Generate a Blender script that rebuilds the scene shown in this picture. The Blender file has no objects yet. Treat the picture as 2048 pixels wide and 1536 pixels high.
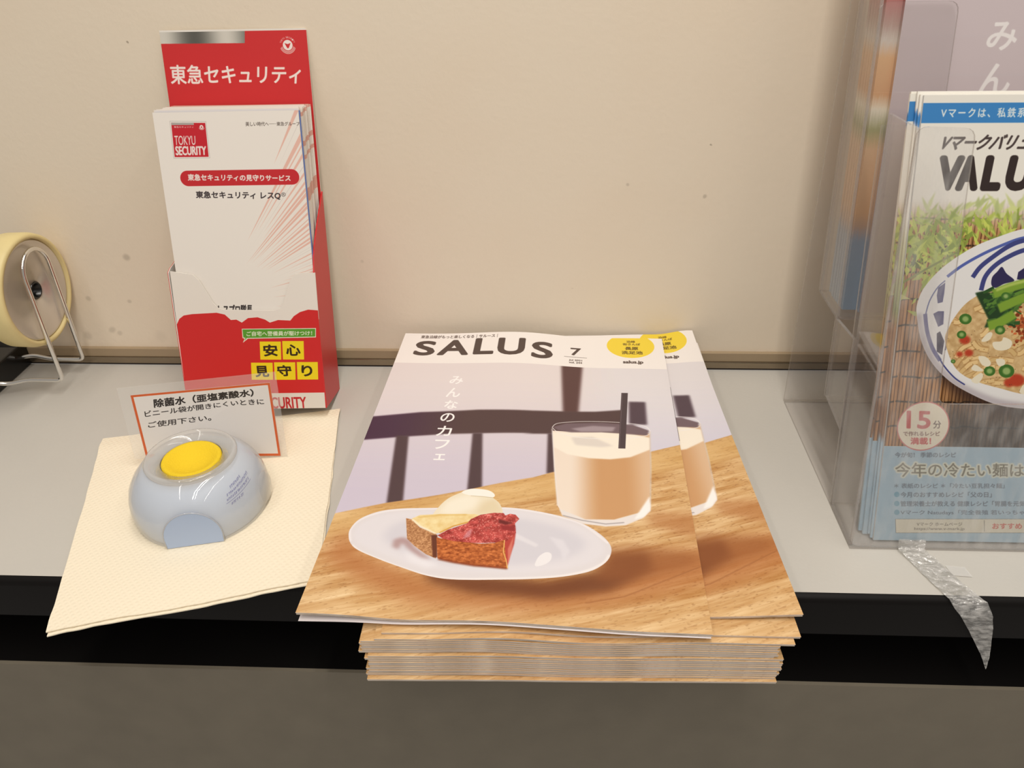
import bpy, bmesh, math
import numpy as np
from mathutils import Vector, Matrix

scene = bpy.context.scene
COL = scene.collection
S = 0.001                                   # geometry below is written in millimetres
# world axes: shelf top is z = 0, foot of the back wall is y = 0, the shelf front is y = -251, x runs to the right

# ------------------------------------------------------------------ camera, light, exposure
def set_camera():
    pitch, yaw, roll = 0.567, -0.052, -0.018
    cp, sp, cy, sy = math.cos(pitch), math.sin(pitch), math.cos(yaw), math.sin(yaw)
    f = Vector((sy * cp, cy * cp, -sp)); r = Vector((cy, -sy, 0)); u = r.cross(f)
    r2 = math.cos(roll) * r + math.sin(roll) * u
    u2 = -math.sin(roll) * r + math.cos(roll) * u
    cam = bpy.data.cameras.new('camera'); o = bpy.data.objects.new('camera', cam); COL.objects.link(o)
    m = Matrix((r2, u2, -f)).transposed().to_4x4(); m.translation = Vector((0, -.5737, .3477))
    o.matrix_world = m
    cam.sensor_width = 36; cam.lens = 1570 / 2048 * 36; cam.clip_start = .01; cam.clip_end = 20
    scene.camera = o
set_camera()
vs = scene.view_settings
vs.view_transform = 'Standard'; vs.look = 'None'; vs.gamma = 1; vs.use_curve_mapping = False
vs.exposure = -0.02
scene.cycles.use_denoising = True
scene.cycles.max_bounces = 10; scene.cycles.transparent_max_bounces = 48
w = bpy.data.worlds.new('room'); scene.world = w; w.use_nodes = True
w.node_tree.nodes['Background'].inputs[0].default_value = (1.0, .925, .84, 1)
w.node_tree.nodes['Background'].inputs[1].default_value = .33

def tube(x, y, z, power, length=2.0, wid=.035, col=(1, .945, .875)):
    l = bpy.data.lights.new('fluorescent_tube', 'AREA'); l.shape = 'RECTANGLE'
    l.size = wid; l.size_y = length; l.energy = power; l.color = col
    o = bpy.data.objects.new('fluorescent_tube', l); COL.objects.link(o); o.location = (x, y, z)
    return o
tube(-.62, -.95, 1.35, 3.4)
tube(.02, -.95, 1.35, 11.5)
tube(.12, -.95, 1.35, 7.0)
tube(.72, -.95, 1.35, 3.6)

# ------------------------------------------------------------------ painting flat print with code
def vnoise(x, y, seed=0):
    rs = np.random.RandomState(seed); T = rs.rand(256, 256).astype(np.float32)
    xi = np.floor(x).astype(int); yi = np.floor(y).astype(int); fx = x - xi; fy = y - yi
    fx = fx * fx * (3 - 2 * fx); fy = fy * fy * (3 - 2 * fy)
    a = T[yi % 256, xi % 256]; b = T[yi % 256, (xi + 1) % 256]
    c = T[(yi + 1) % 256, xi % 256]; d = T[(yi + 1) % 256, (xi + 1) % 256]
    return (a * (1 - fx) + b * fx) * (1 - fy) + (c * (1 - fx) + d * fx) * fy
def fbm(x, y, seed=0, o=4):
    s = 0; a = .5; t = 0
    for i in range(o):
        s = s + a * vnoise(x * 2 ** i + 13 * i, y * 2 ** i + 7 * i, seed + i); t += a; a *= .5
    return s / t
def smooth(t): t = np.clip(t, 0, 1); return t * t * (3 - 2 * t)

def boxblur(a, r):
    if r < 1: return a
    k = 2 * r + 1
    for ax in (0, 1):
        p = np.pad(a, [(r + 1, r) if i == ax else (0, 0) for i in (0, 1)], mode='edge')
        c = np.cumsum(p, axis=ax, dtype=np.float64)
        a = ((c[k:] - c[:-k]) if ax == 0 else (c[:, k:] - c[:, :-k])) / k
    return a.astype(np.float32)

TXT = {}
def glyphs(s, sp=1.0):
    """boundary edges of a string's letter shapes, normalised to the unit box (v down)"""
    if (s, sp) in TXT: return TXT[(s, sp)]
    cu = bpy.data.curves.new('t', 'FONT'); cu.body = s; cu.resolution_u = 4; cu.space_character = sp
    ob = bpy.data.objects.new('t', cu); COL.objects.link(ob)
    dg = bpy.context.evaluated_depsgraph_get(); me = ob.evaluated_get(dg).to_mesh()
    n = len(me.vertices); co = np.empty(n * 3, np.float32); me.vertices.foreach_get('co', co); co = co.reshape(-1, 3)[:, :2]
    cnt = {}
    for p in me.polygons:
        for e in p.edge_keys: cnt[e] = cnt.get(e, 0) + 1
    ed = np.array([e for e, c in cnt.items() if c == 1])
    ob.evaluated_get(dg).to_mesh_clear(); bpy.data.objects.remove(ob); bpy.data.curves.remove(cu)
    lo, hi = co.min(0), co.max(0); co = (co - lo) / np.maximum(hi - lo, 1e-6); co[:, 1] = 1 - co[:, 1]
    TXT[(s, sp)] = co[ed]
    return TXT[(s, sp)]

class Canvas:
    """a printed surface of w x h mm; points may be given in mm or in the digitised sheet coordinates of matrix H"""
    def __init__(c, w, h, ppm, bg, H=None):
        c.w, c.h, c.k = w, h, ppm; c.W, c.Hh = int(w * ppm), int(h * ppm)
        c.a = np.empty((c.Hh, c.W, 3), np.float32); c.a[:] = np.array(bg, np.float32) / 255
        c.al = None; c.H = None if H is None else np.array(H).reshape(3, 3)
    def mm(c, p):
        p = np.asarray(p, float).reshape(-1, 2)
        q = np.c_[p, np.ones(len(p))] @ c.H.T
        return q[:, :2] / q[:, 2:]
    def grid(c):
        return np.meshgrid((np.arange(c.W) + .5) / c.k, (np.arange(c.Hh) + .5) / c.k)
    def raster(c, edges, pad=0):
        e = edges * c.k; ss = 4
        x0 = int(max(0, math.floor(e[..., 0].min()) - pad)); x1 = int(min(c.W, math.ceil(e[..., 0].max()) + pad + 1))
        y0 = int(max(0, math.floor(e[..., 1].min()) - pad)); y1 = int(min(c.Hh, math.ceil(e[..., 1].max()) + pad + 1))
        if x1 <= x0 or y1 <= y0: return None
        m = np.zeros((y1 - y0, x1 - x0), np.float32); ar = np.arange(x0, x1)
        ax, ay, bx, by = e[:, 0, 0], e[:, 0, 1], e[:, 1, 0], e[:, 1, 1]
        lo, hi = np.minimum(ay, by), np.maximum(ay, by)
        for r in range(y0, y1):
            sel = (lo < r + 1) & (hi > r)
            if not sel.any(): continue
            sx, sy, tx, ty, l2, h2 = ax[sel], ay[sel], bx[sel], by[sel], lo[sel], hi[sel]
            for s in range(ss):
                y = r + (s + .5) / ss; q = (l2 <= y) & (h2 > y)
                if not q.any(): continue
                xs = np.sort(sx[q] + (y - sy[q]) / (ty[q] - sy[q]) * (tx[q] - sx[q])); n = len(xs) // 2 * 2
                for i in range(0, n, 2):
                    a, b = xs[i], xs[i + 1]
                    i0 = max(int(a) - x0, 0); i1 = min(int(b) - x0 + 1, x1 - x0)
                    if i1 > i0:
                        t = ar[i0:i1]
                        m[r - y0, i0:i1] += np.clip(b - t, 0, 1) - np.clip(a - t, 0, 1)
        return np.clip(m / ss, 0, 1), x0, y0
    def blend(c, res, col, alpha=1):
        if res is None: return
        m, x0, y0 = res; h, w = m.shape; m = (m * alpha)[..., None]
        if callable(col):
            xx, yy = np.meshgrid((x0 + np.arange(w) + .5) / c.k, (y0 + np.arange(h) + .5) / c.k); cc = col(xx, yy) / 255
        else: cc = np.array(col, np.float32) / 255
        c.a[y0:y0 + h, x0:x0 + w] = c.a[y0:y0 + h, x0:x0 + w] * (1 - m) + cc * m
        if c.al is not None:
            s = c.al[y0:y0 + h, x0:x0 + w]; s[:] = s + (1 - s) * m[..., 0]
    def poly(c, pts, col, blur=0, alpha=1, px=True, curve=False, clip=None):
        p = c.mm(pts) if px else np.asarray(pts, float)
        if curve: p = spline(p)
        e = np.stack([p, np.roll(p, -1, 0)], 1); b = int(blur * c.k)
        r = c.raster(e, 3 * b + 1)
        if r is None: return
        if b:
            m = r[0]
            for _ in range(3): m = boxblur(m, b)
            r = (m, r[1], r[2])
        if clip is not None:
            h, w = r[0].shape; r = (r[0] * clip[r[2]:r[2] + h, r[1]:r[1] + w], r[1], r[2])
        c.blend(r, col, alpha)
    def mask(c, pts, px=True, curve=False, blur=0):
        p = c.mm(pts) if px else np.asarray(pts, float)
        if curve: p = spline(p)
        out = np.zeros((c.Hh, c.W), np.float32); r = c.raster(np.stack([p, np.roll(p, -1, 0)], 1))
        if r: out[r[2]:r[2] + r[0].shape[0], r[1]:r[1] + r[0].shape[1]] = r[0]
        b = int(blur * c.k)
        if b:
            for _ in range(3): out = boxblur(out, b)
        return out
    def line(c, pts, wd, col, px=True, alpha=1, blur=0, curve=False, clip=None, taper=False):
        p = c.mm(pts) if px else np.asarray(pts, float)
        if curve: p = spline(p, closed=False)
        d = np.gradient(p, axis=0); n = np.c_[-d[:, 1], d[:, 0]]; n /= np.linalg.norm(n, axis=1, keepdims=True) + 1e-9
        ww = wd / 2 * (np.ones(len(p)) if not taper else np.linspace(.15, 1, len(p)))
        n = n * ww[:, None]
        c.poly(np.r_[p + n, (p - n)[::-1]], col, blur, alpha, px=False, clip=clip)
    def ell(c, cx, cy, rx, ry, col, blur=0, alpha=1, px=True, rot=0, clip=None):
        t = np.linspace(0, 2 * math.pi, 48, endpoint=False); x = rx * np.cos(t); y = ry * np.sin(t)
        c.poly(np.c_[cx + x * math.cos(rot) - y * math.sin(rot), cy + x * math.sin(rot) + y * math.cos(rot)], col, blur, alpha, px, clip=clip)
    def text(c, s, q, col, bold=0, alpha=1, px=True, sp=1.0, halo=None, shear=0):
        """q: four corners TL TR BR BL, or two corners (bottom left, top right) squared up on the sheet"""
        g = glyphs(s, sp)
        if len(q) == 2:
            a, b = (c.mm(q) if px else np.array(q, float)); q = np.array([(a[0], b[1]), (b[0], b[1]), (b[0], a[1]), (a[0], a[1])])
        else: q = c.mm(q) if px else np.array(q, float)
        u = g[..., :1] + shear * (1 - g[..., 1:]); v = g[..., 1:]
        p = (q[0] * (1 - u) + q[1] * u) * (1 - v) + (q[3] * (1 - u) + q[2] * u) * v
        b = max(0, bold * c.k); r = c.raster(p, int(b) + 2 + (int(1.5 * c.k) if halo else 0))
        if r is None: return
        m = r[0]
        if b > 0:
            o = m
            for t in range(12):
                dx, dy = b * math.cos(t * math.pi / 6), b * math.sin(t * math.pi / 6)
                o = np.maximum(o, shiftf(m, dx, dy))
            m = o
        if halo:
            h = m.copy()
            for t in range(12):
                h = np.maximum(h, np.roll(m, (round(.9 * c.k * math.sin(t * .5236)), round(.9 * c.k * math.cos(t * .5236))), (0, 1)))
            h = boxblur(boxblur(h, max(1, int(.3 * c.k))), max(1, int(.3 * c.k))); c.blend((h, r[1], r[2]), halo)
        c.blend((m, r[1], r[2]), col, alpha)
    def image(c, name):
        im = bpy.data.images.new(name, c.W, c.Hh, alpha=c.al is not None)
        a = np.ones((c.Hh, c.W, 4), np.float32); a[..., :3] = np.clip(c.a, 0, 1)
        if c.al is not None: a[..., 3] = np.clip(c.al, 0, 1)
        im.pixels.foreach_set(a[::-1].ravel()); im.update(); im.pack()
        return im
def shiftf(m, dx, dy):
    ix, iy = math.floor(dx), math.floor(dy); fx, fy = dx - ix, dy - iy
    A = np.roll(m, (iy, ix), (0, 1)); B = np.roll(m, (iy, ix + 1), (0, 1)); C_ = np.roll(m, (iy + 1, ix), (0, 1)); D = np.roll(m, (iy + 1, ix + 1), (0, 1))
    return (A * (1 - fx) + B * fx) * (1 - fy) + (C_ * (1 - fx) + D * fx) * fy
def spline(p, closed=True, n=8):
    N = len(p); out = []
    for i in range(N if closed else N - 1):
        g = (lambda j: p[j % N]) if closed else (lambda j: p[min(max(j, 0), N - 1)])
        a, b, c_, d = g(i - 1), g(i), g(i + 1), g(i + 2)
        for t in np.linspace(0, 1, n, endpoint=False):
            out.append(.5 * (2 * b + (c_ - a) * t + (2 * a - 5 * b + 4 * c_ - d) * t * t + (3 * b - a - 3 * c_ + d) * t ** 3))
    if not closed: out.append(p[-1])
    return np.array(out)
def Z(x0, y0, s): return lambda *p: [(x0 + x / s, y0 + y / s) for x, y in p]

def wood(xx, yy, seed=3, warm=0):
    a = -.33; X = xx * math.cos(a) - yy * math.sin(a) * -1; 
    X = xx * math.cos(a) + yy * math.sin(a); Y = -xx * math.sin(a) + yy * math.cos(a)
    n = fbm(X / 38, Y / 3.2, seed, 4); n2 = fbm(X / 9, Y / .9, seed + 9, 3); n3 = fbm(xx / 45, yy / 26, seed + 20, 3)
    base = np.stack([212 + 0 * xx, 168 + 0 * xx, 114 + 0 * xx], -1)
    v = ((n - .5) * 1.1 + (n2 - .5) * .5)[..., None]
    base = base + v * np.array([55, 75, 85]) + ((n3 - .5) * 1.2)[..., None] * np.array([30, 45, 55])
    pit = smooth((fbm(X / 2.6, Y / .55, seed + 31, 2) - .70) * 14)[..., None] * .35
    return base * (1 - pit * np.array([.4, .55, .7]))

HM = [2.381466, 0.9354227, -2555.635, 0.02774838, 4.781972, -3250.252, 0.000523545, 0.006184348, 1.0]
def paint_cafe_cover():
    c = Canvas(210, 297, 5.2, (232, 222, 218), HM)
    xx, yy = c.grid(); t = smooth((yy - 60) / 150)[..., None]
    r = smooth((xx - 120) / 60)[..., None]
    c.a[:] = (np.array([230, 219, 218]) * (1 - t) + np.array([208, 198, 214]) * t + r * np.array([-2, 3, 6])) / 255
    D1, D2 = (74, 56, 58), (72, 48, 66)
    K = Z(560, 640, 3.072); G = Z(1040, 640, 3.413)
    c.poly([(1119, 730), (1162, 730), (1152, 826), (1121, 826)], (92, 62, 60), blur=1.1)
    c.poly(K((560, 617), (850, 585), (1200, 568), (1536, 568)) + G((280, 625), (500, 618), (690, 602), (690, 785), (190, 782), (0, 790)) + K((1536, 705), (1000, 715), (720, 738), (500, 760)),
           lambda x, y: np.array([84, 62, 62]) * 1.0 + smooth((70 - x) / 60)[..., None] * np.array([-10, -16, 6]), blur=.7)
    c.poly(G((735, 545), (850, 545), (860, 700), (735, 700)), (84, 66, 76), blur=.8)
    for q in (K((700, 730), (775, 730), (737, 1130), (638, 1145)), K((1165, 710), (1225, 710), (1218, 1050), (1128, 1060)), G((170, 780), (225, 780), (215, 1045), (158, 1055))):
        c.poly(q, (82, 62, 66), blur=.7)
    # table top
    tab = K((240, 1233), (310, 1213), (640, 1140), (1130, 1055), (1536, 975)) + G((190, 1045), (880, 885), (1085, 835), (1200, 800)) + [(1700, 880), (1700, 1500), (300, 1500), (500, 1080)]
    c.poly(tab, wood, blur=.25)
    tm = c.mask(tab)
    c.poly(K((240, 1233), (310, 1213), (640, 1140), (1130, 1055), (1536, 975)) + G((190, 1045), (880, 885), (1085, 835), (1200, 800)) + [(1480, 905), (1380, 925), (1060, 1000), (800, 1060), (640, 1080)], (226, 186, 122), blur=2.5, alpha=.5, clip=tm)
    c.poly([(1290, 1020), (1400, 1022), (1470, 1050), (1470, 1075), (1360, 1065), (1290, 1045)], (176, 112, 62), blur=3, alpha=.6)
    c.poly([(690, 1060), (720, 1110), (860, 1160), (1000, 1180), (1200, 1165), (1260, 1110), (1440, 1085), (1500, 1130), (1340, 1180), (1180, 1215), (1000, 1235), (830, 1215), (720, 1170), (640, 1120)], (178, 108, 58), blur=5, alpha=.75)
    c.poly([(840, 1130), (900, 1150), (1080, 1165), (1190, 1140), (1215, 1105), (1290, 1100), (1300, 1135), (1210, 1180), (1080, 1200), (940, 1192), (850, 1165)], (112, 60, 32), blur=2.6, alpha=.9)
    c.poly([(1190, 1095), (1260, 1085), (1400, 1105), (1380, 1130), (1250, 1160), (1180, 1160)], (150, 88, 46), blur=3, alpha=.6)
    c.poly([(560, 1215), (760, 1205), (1000, 1235), (1500, 1225), (1500, 1300), (540, 1300)], (228, 190, 138), blur=6, alpha=.35)
    c.line([(1160, 1205), (1240, 1190), (1330, 1155), (1420, 1120)], .5, (140, 82, 44), alpha=.6, blur=.2)
    P = Z(680, 960, 3.657)
    plate = P((50, 440), (62, 380), (130, 308), (260, 253), (420, 226), (640, 216), (900, 213), (1200, 217), (1400, 235), (1600, 270), (1760, 322), (1870, 385), (1935, 445), (1958, 500), (1938, 565), (1880, 620), (1780, 668), (1600, 708), (1400, 730), (1200, 742), (950, 745), (750, 733), (600, 703), (450, 655), (280, 600), (130, 540), (70, 495))
    c.poly(plate, (226, 220, 222), curve=True); pm = c.mask(plate, curve=True)
    c.poly(P((90, 450), (120, 360), (250, 290), (420, 250), (640, 238), (1200, 238), (1450, 262), (1650, 310), (1830, 390), (1900, 480), (1860, 560), (1700, 630), (1400, 680), (1100, 690), (800, 680), (600, 640), (400, 590), (200, 520)), (228, 223, 227), blur=1, clip=pm, curve=True)
    c.poly(P((300, 430), (400, 330), (640, 290), (1100, 280), (1500, 330), (1750, 430), (1700, 540), (1400, 620), (1000, 640), (700, 610), (400, 520)), (212, 208, 216), blur=2.2, alpha=.8, clip=pm, curve=True)
    c.line(P((70, 500), (130, 545), (280, 604), (450, 660), (600, 705), (750, 732), (950, 742), (1200, 738), (1400, 726), (1600, 704), (1780, 660), (1900, 600), (1945, 540)), 2.2, (240, 234, 233), blur=.35, curve=True, clip=pm)
    c.line(P((60, 470), (62, 385), (130, 315), (260, 262), (420, 233), (640, 222), (900, 220), (1200, 224), (1400, 242), (1600, 278), (1760, 330), (1935, 455)), 1.6, (238, 232, 234), blur=.3, curve=True, clip=pm)
    c.poly(P((360, 500), (370, 450), (430, 430), (490, 445), (520, 500), (640, 590), (560, 580), (470, 510), (430, 470), (400, 520)), (176, 140, 138), blur=1, alpha=.8, clip=pm)
    c.poly(P((430, 520), (520, 560), (700, 630), (600, 650), (480, 600)), (238, 234, 238), blur=1.5, alpha=.8, clip=pm)
    c.poly(P((1250, 400), (1420, 480), (1400, 500), (1250, 440)), (232, 228, 232), blur=.5, alpha=.7)
    c.poly(P((1393, 637), (1415, 575), (1470, 535), (1512, 545), (1508, 590), (1460, 625)), (240, 236, 238), blur=.15, curve=True)
    c.poly(P((1500, 420), (1600, 440), (1650, 520), (1600, 600), (1580, 520)), (226, 222, 228), blur=.7, alpha=.9)
    # scoop of cream
    ice = P((655, 275), (700, 205), (770, 145), (860, 105), (920, 82), (980, 80), (1060, 92), (1098, 118), (1092, 145), (1140, 190), (1158, 262), (1080, 300), (900, 300), (760, 290))
    im = c.mask(ice, curve=True)
    c.poly(ice, (238, 226, 200), curve=True)
    c.poly(P((700, 250), (760, 170), (900, 120), (1000, 150), (950, 220), (800, 270)), (246, 238, 220), blur=1.6, alpha=.9, clip=im)
    c.poly(P((950, 270), (1020, 180), (1110, 150), (1170, 260)), (226, 208, 172), blur=1.6, alpha=.8, clip=im)
    c.poly(P((865, 105), (930, 80), (1040, 88), (1098, 115), (1095, 142), (1020, 135), (930, 128)), (250, 244, 234), blur=.12, curve=True)
    c.line(P((930, 130), (1020, 138), (1095, 146)), .5, (206, 190, 158), blur=.15)
    # tart
    c.poly(P((460, 293), (500, 300), (560, 358), (672, 402), (685, 415), (672, 582), (600, 550), (520, 492), (466, 440)), lambda x, y: np.array([186, 132, 88]) + (fbm(x * 1.3, y * 1.3, 5)[..., None] - .5) * np.array([110, 110, 95]))
    c.poly(P((640, 412), (684, 412), (682, 575), (650, 572)), (104, 52, 34), blur=.3)
    c.poly(P((500, 296), (560, 268), (700, 260), (960, 264), (1010, 282), (930, 322), (800, 352), (720, 392), (672, 402), (590, 366), (530, 330)), lambda x, y: np.array([240, 216, 158]) + (fbm(x * .3, y * .3, 6)[..., None] - .5) * np.array([20, 40, 60]))
    c.line(P((505, 300), (560, 345), (672, 402)), 1.3, (246, 232, 200), blur=.25)
    c.line(P((545, 285), (700, 268), (900, 268)), .9, (216, 170, 80), blur=.5, alpha=.7)
    c.line(P((700, 396), (800, 350), (930, 318)), 1.0, (214, 150, 58), blur=.25)
    c.poly(P((1160, 455), (1255, 395), (1242, 480), (1212, 570), (1188, 655), (1172, 560)), (186, 66, 58), blur=.2)
    c.poly(P((1195, 520), (1240, 420), (1225, 520), (1195, 640)), (226, 140, 120), blur=.3, alpha=.7)
    berry = P((686, 415), (760, 376), (900, 332), (930, 300), (1000, 270), (1100, 256), (1168, 258), (1180, 275), (1215, 262), (1255, 268), (1282, 298), (1250, 332), (1256, 400), (1180, 470), (1000, 478), (850, 468), (740, 450))
    def bc(x, y):
        n = fbm(x * .45, y * .45, 11)[..., None]; s = smooth((vnoise(x * 1.9, y * 1.9, 12) - .66) * 9)[..., None]
        return np.array([180, 66, 62]) + (n - .5) * np.array([110, 80, 75]) + s * np.array([40, 60, 55])
    c.poly(berry, bc)
    c.poly(P((1130, 300), (1200, 320), (1240, 330), (1180, 345), (1130, 330)), (110, 34, 34), blur=.4)
    c.poly(P((1140, 345), (1250, 350), (1250, 390), (1150, 380)), (150, 44, 46), blur=.4)
    c.poly(P((870, 440), (900, 390), (940, 370), (920, 430)), (214, 150, 160), blur=.4, alpha=.7)
    c.poly(P((678, 428), (800, 458), (1000, 482), (1100, 476), (1172, 452), (1180, 560), (1192, 662), (1100, 656), (950, 640), (800, 612), (684, 582)),
           lambda x, y: np.array([184, 98, 46]) + (fbm(x * .7, y * 1.0, 15)[..., None] - .5) * np.array([130, 110, 80]))
    c.line(P((690, 585), (800, 612), (950, 640), (1190, 662)), 1.6, (130, 54, 26), blur=.5, alpha=.8)
    c.line(P((1172, 455), (1162, 540), (1182, 600), (1190, 660)), .5, (238, 190, 110), blur=.1)
    # glass
    body = G((198, 742), (210, 1000), (228, 1270), (262, 1335), (400, 1385), (560, 1400), (700, 1388), (830, 1330), (875, 1275), (882, 1000), (880, 742), (700, 800), (400, 800))
    gm = c.mask(G((198, 735), (210, 1000), (228, 1270), (262, 1335), (400, 1385), (560, 1400), (700, 1388), (830, 1330), (875, 1275), (882, 1000), (880, 735), (760, 695), (540, 685), (300, 698)))
    t0, t1 = c.mm(G((215, 1000), (875, 1000)))[:, 0]
    def coffee(x, y):
        u = ((x - t0) / (t1 - t0))[..., None]
        a = np.array([240, 224, 208]); b = np.array([206, 156, 108]); d = np.array([222, 186, 150])
        r = a + (b - a) * smooth((u - .15) / .35); return r + (d - r) * smooth((u - .72) / .28)
    c.poly(G((202, 760), (210, 1000), (232, 1275), (270, 1325), (420, 1355), (620, 1352), (800, 1300), (868, 1240), (878, 1000), (878, 760)), coffee, clip=gm)
    c.poly(G((205, 770), (330, 765), (540, 755), (760, 765), (878, 790), (878, 870), (740, 925), (600, 942), (450, 938), (300, 915), (210, 870)), (248, 238, 222), blur=.5, clip=gm)
    c.poly(G((330, 800), (480, 790), (620, 850), (540, 860), (360, 850)), (226, 216, 206), blur=.8, clip=gm)
    c.poly(G((205, 735), (300, 705), (540, 692), (760, 703), (872, 740), (860, 775), (700, 765), (540, 757), (330, 765), (240, 755)), (116, 96, 102), blur=.4, clip=gm)
    c.poly(G((330, 740), (480, 715), (640, 720), (620, 750), (400, 758)), (176, 160, 166), blur=.6, alpha=.8, clip=gm)
    c.line(G((200, 738), (240, 708), (380, 690), (540, 685), (700, 690), (830, 706), (876, 736), (860, 772), (700, 798), (540, 803), (380, 797), (250, 772), (200, 738)), .55, (244, 238, 236), curve=True, alpha=.85)
    c.line(G((200, 745), (212, 1000), (230, 1270)), .9, (236, 230, 228), alpha=.7, blur=.2)
    c.line(G((880, 745), (882, 1000), (873, 1270)), .8, (214, 200, 190), alpha=.8, blur=.2)
    c.poly(G((240, 1290), (420, 1356), (620, 1354), (800, 1302), (872, 1230), (875, 1290), (820, 1340), (700, 1390), (560, 1402), (400, 1388), (262, 1338)), (234, 226, 222), blur=.25)
    c.poly(G((800, 1290), (870, 1190), (874, 1280), (830, 1330), (760, 1350)), (250, 246, 242), blur=.4)
    c.line(G((265, 1335), (400, 1365), (560, 1385), (690, 1372)), .6, (110, 100, 104), blur=.2, alpha=.7)
    c.poly(G((684, 485), (729, 485), (706, 866), (657, 866)), (76, 62, 66))
    c.line(G((690, 490), (664, 862)), .4, (120, 102, 108), alpha=.7)
    # white head with the title
    hb = c.mm([(792, 729), (1119, 737.5), (1335, 733)])[:, 1].mean(); c.poly([(-1, -1), (212, -1), (212, hb), (-1, hb)], (246, 239, 234), px=False)
    B = (84, 68, 62)
    for ch, a, b in (('S', (823.7, 717), (869, 690.5)), ('A', (871.6, 716), (936, 688.5)), ('L', (943.6, 715), (985, 686)), ('U', (991, 716), (1045.5, 686)), ('S', (1060, 720), (1101, 690.5))):
        c.text(ch, [a, b], B, bold=1.05)
    c.text('7', [(1138.5, 709.6), (1158.7, 695.7)], B, bold=.35)
    c.line([(1125, 713.5), (1171, 713.9)], .5, B)
    c.text('Jul 2021', [(1134.7, 721.8), (1161, 718.2)], B, bold=.1); c.text('vol. 244', [(1134.5, 726), (1161, 722.6)], B, bold=.1)
    c.text('東急沿線がもっと楽しくなる｜サルース｜', [(838, 684.7), (992, 677.5)], B, bold=.1)
    m = c.mm([(1262.6, 711.8)])[0]; c.ell(m[0], m[1] - 18.8, 18.8, 18.8, (244, 214, 64), px=False)
    Y = (110, 88, 30)
    c.text('沿線', [(1252.5, 681.6), (1269.5, 677.3)], Y, bold=.12); c.text('街さんぽ', [(1244.9, 686.8), (1280, 682.3)], Y, bold=.12)
    c.text('長原', [(1249.5, 696), (1275.5, 690)], Y, bold=.2); c.text('洗足池', [(1242.7, 704.4), (1284.5, 697.9)], Y, bold=.2)
    c.text('salus.jp', [(1245.4, 724.4), (1285.3, 717)], B, bold=.25)
    Wt = (252, 248, 246)
    for ch, a, b in (('み', (893.5, 774), (923, 758.8)), ('ん', (886.5, 799.5), (917.5, 782)), ('な', (882, 822.5), (911.6, 806.7)), ('の', (874, 848.3), (905, 832)), ('カ', (866, 876), (899.5, 857.4)), ('フ', (861, 902), (893.7, 884.8)), ('ェ', (861, 924), (885, 912.8))):
        c.text(ch, [a, b], Wt, bold=.2)
    return c.image('cafe_cover_print')

def paint_back_panel():
    H = [0.3545509, -0.04998625, -110.2876, 0.005444928, 0.3242583, -21.67009, 1.264311e-06, -0.0001787607, 1.0]
    c = Canvas(105.5, 271.6, 5, (206, 44, 46), H); K = Z(280, 30, 3.657)
    g0, g1 = c.mm(K((145, 150), (770, 150)))[:, 0]
    def silver(x, y):
        u = ((x - g0) / (g1 - g0))[..., None]; return 150 + 60 * np.cos((u * 1.35 - .05) * 2 * math.pi) * np.array([1, .97, .93]) + np.array([0, -3, -12])
    c.poly(K((100, 100), (770, 100), (770, 207), (100, 213)), silver)
    c.poly([(-1, -1), (107, -1), (107, 1.2), (-1, 1.2)], (232, 226, 216), px=False)
    W = (242, 230, 222)
    c.text('東急セキュリティ', K((222, 368), (1180, 370), (1172, 500), (235, 505)), W, bold=.28)
    m = c.mm(K((1083, 222)))[0]; c.ell(m[0], m[1], 3.5, 3.5, W, px=False)
    c.poly([(m[0] - 2.2, m[1] - 1.4), (m[0], m[1] - .7), (m[0] + 2.2, m[1] - 1.4), (m[0] + .5, m[1] + 2.0), (m[0] - .5, m[1] + 2.0)], (206, 44, 46), px=False)
    for k, r in enumerate((4.2, 4.9, 5.6)):
        t = np.radians(np.linspace(12 + 4 * k, 168 - 4 * k, 20)); c.line(np.c_[m[0] + r * np.cos(t), m[1] + r * np.sin(t)], .32, W, px=False)
    t = 'TOKYU SECURITY'
    for i, ch in enumerate(t):
        if ch == ' ': continue
        a = math.radians(-158 + 136 * i / 13); ca, sa = math.cos(a), math.sin(a); cx, cy = m[0] + 5.2 * ca, m[1] + 5.2 * sa
        u = np.array([-sa, ca]) * .38; v = np.array([ca, sa]) * .55; p = np.array([cx, cy])
        c.text(ch, [p - u + v, p + u + v, p + u - v, p - u - v], W, bold=.03, px=False)
    return c.image('display_back_print')

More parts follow.
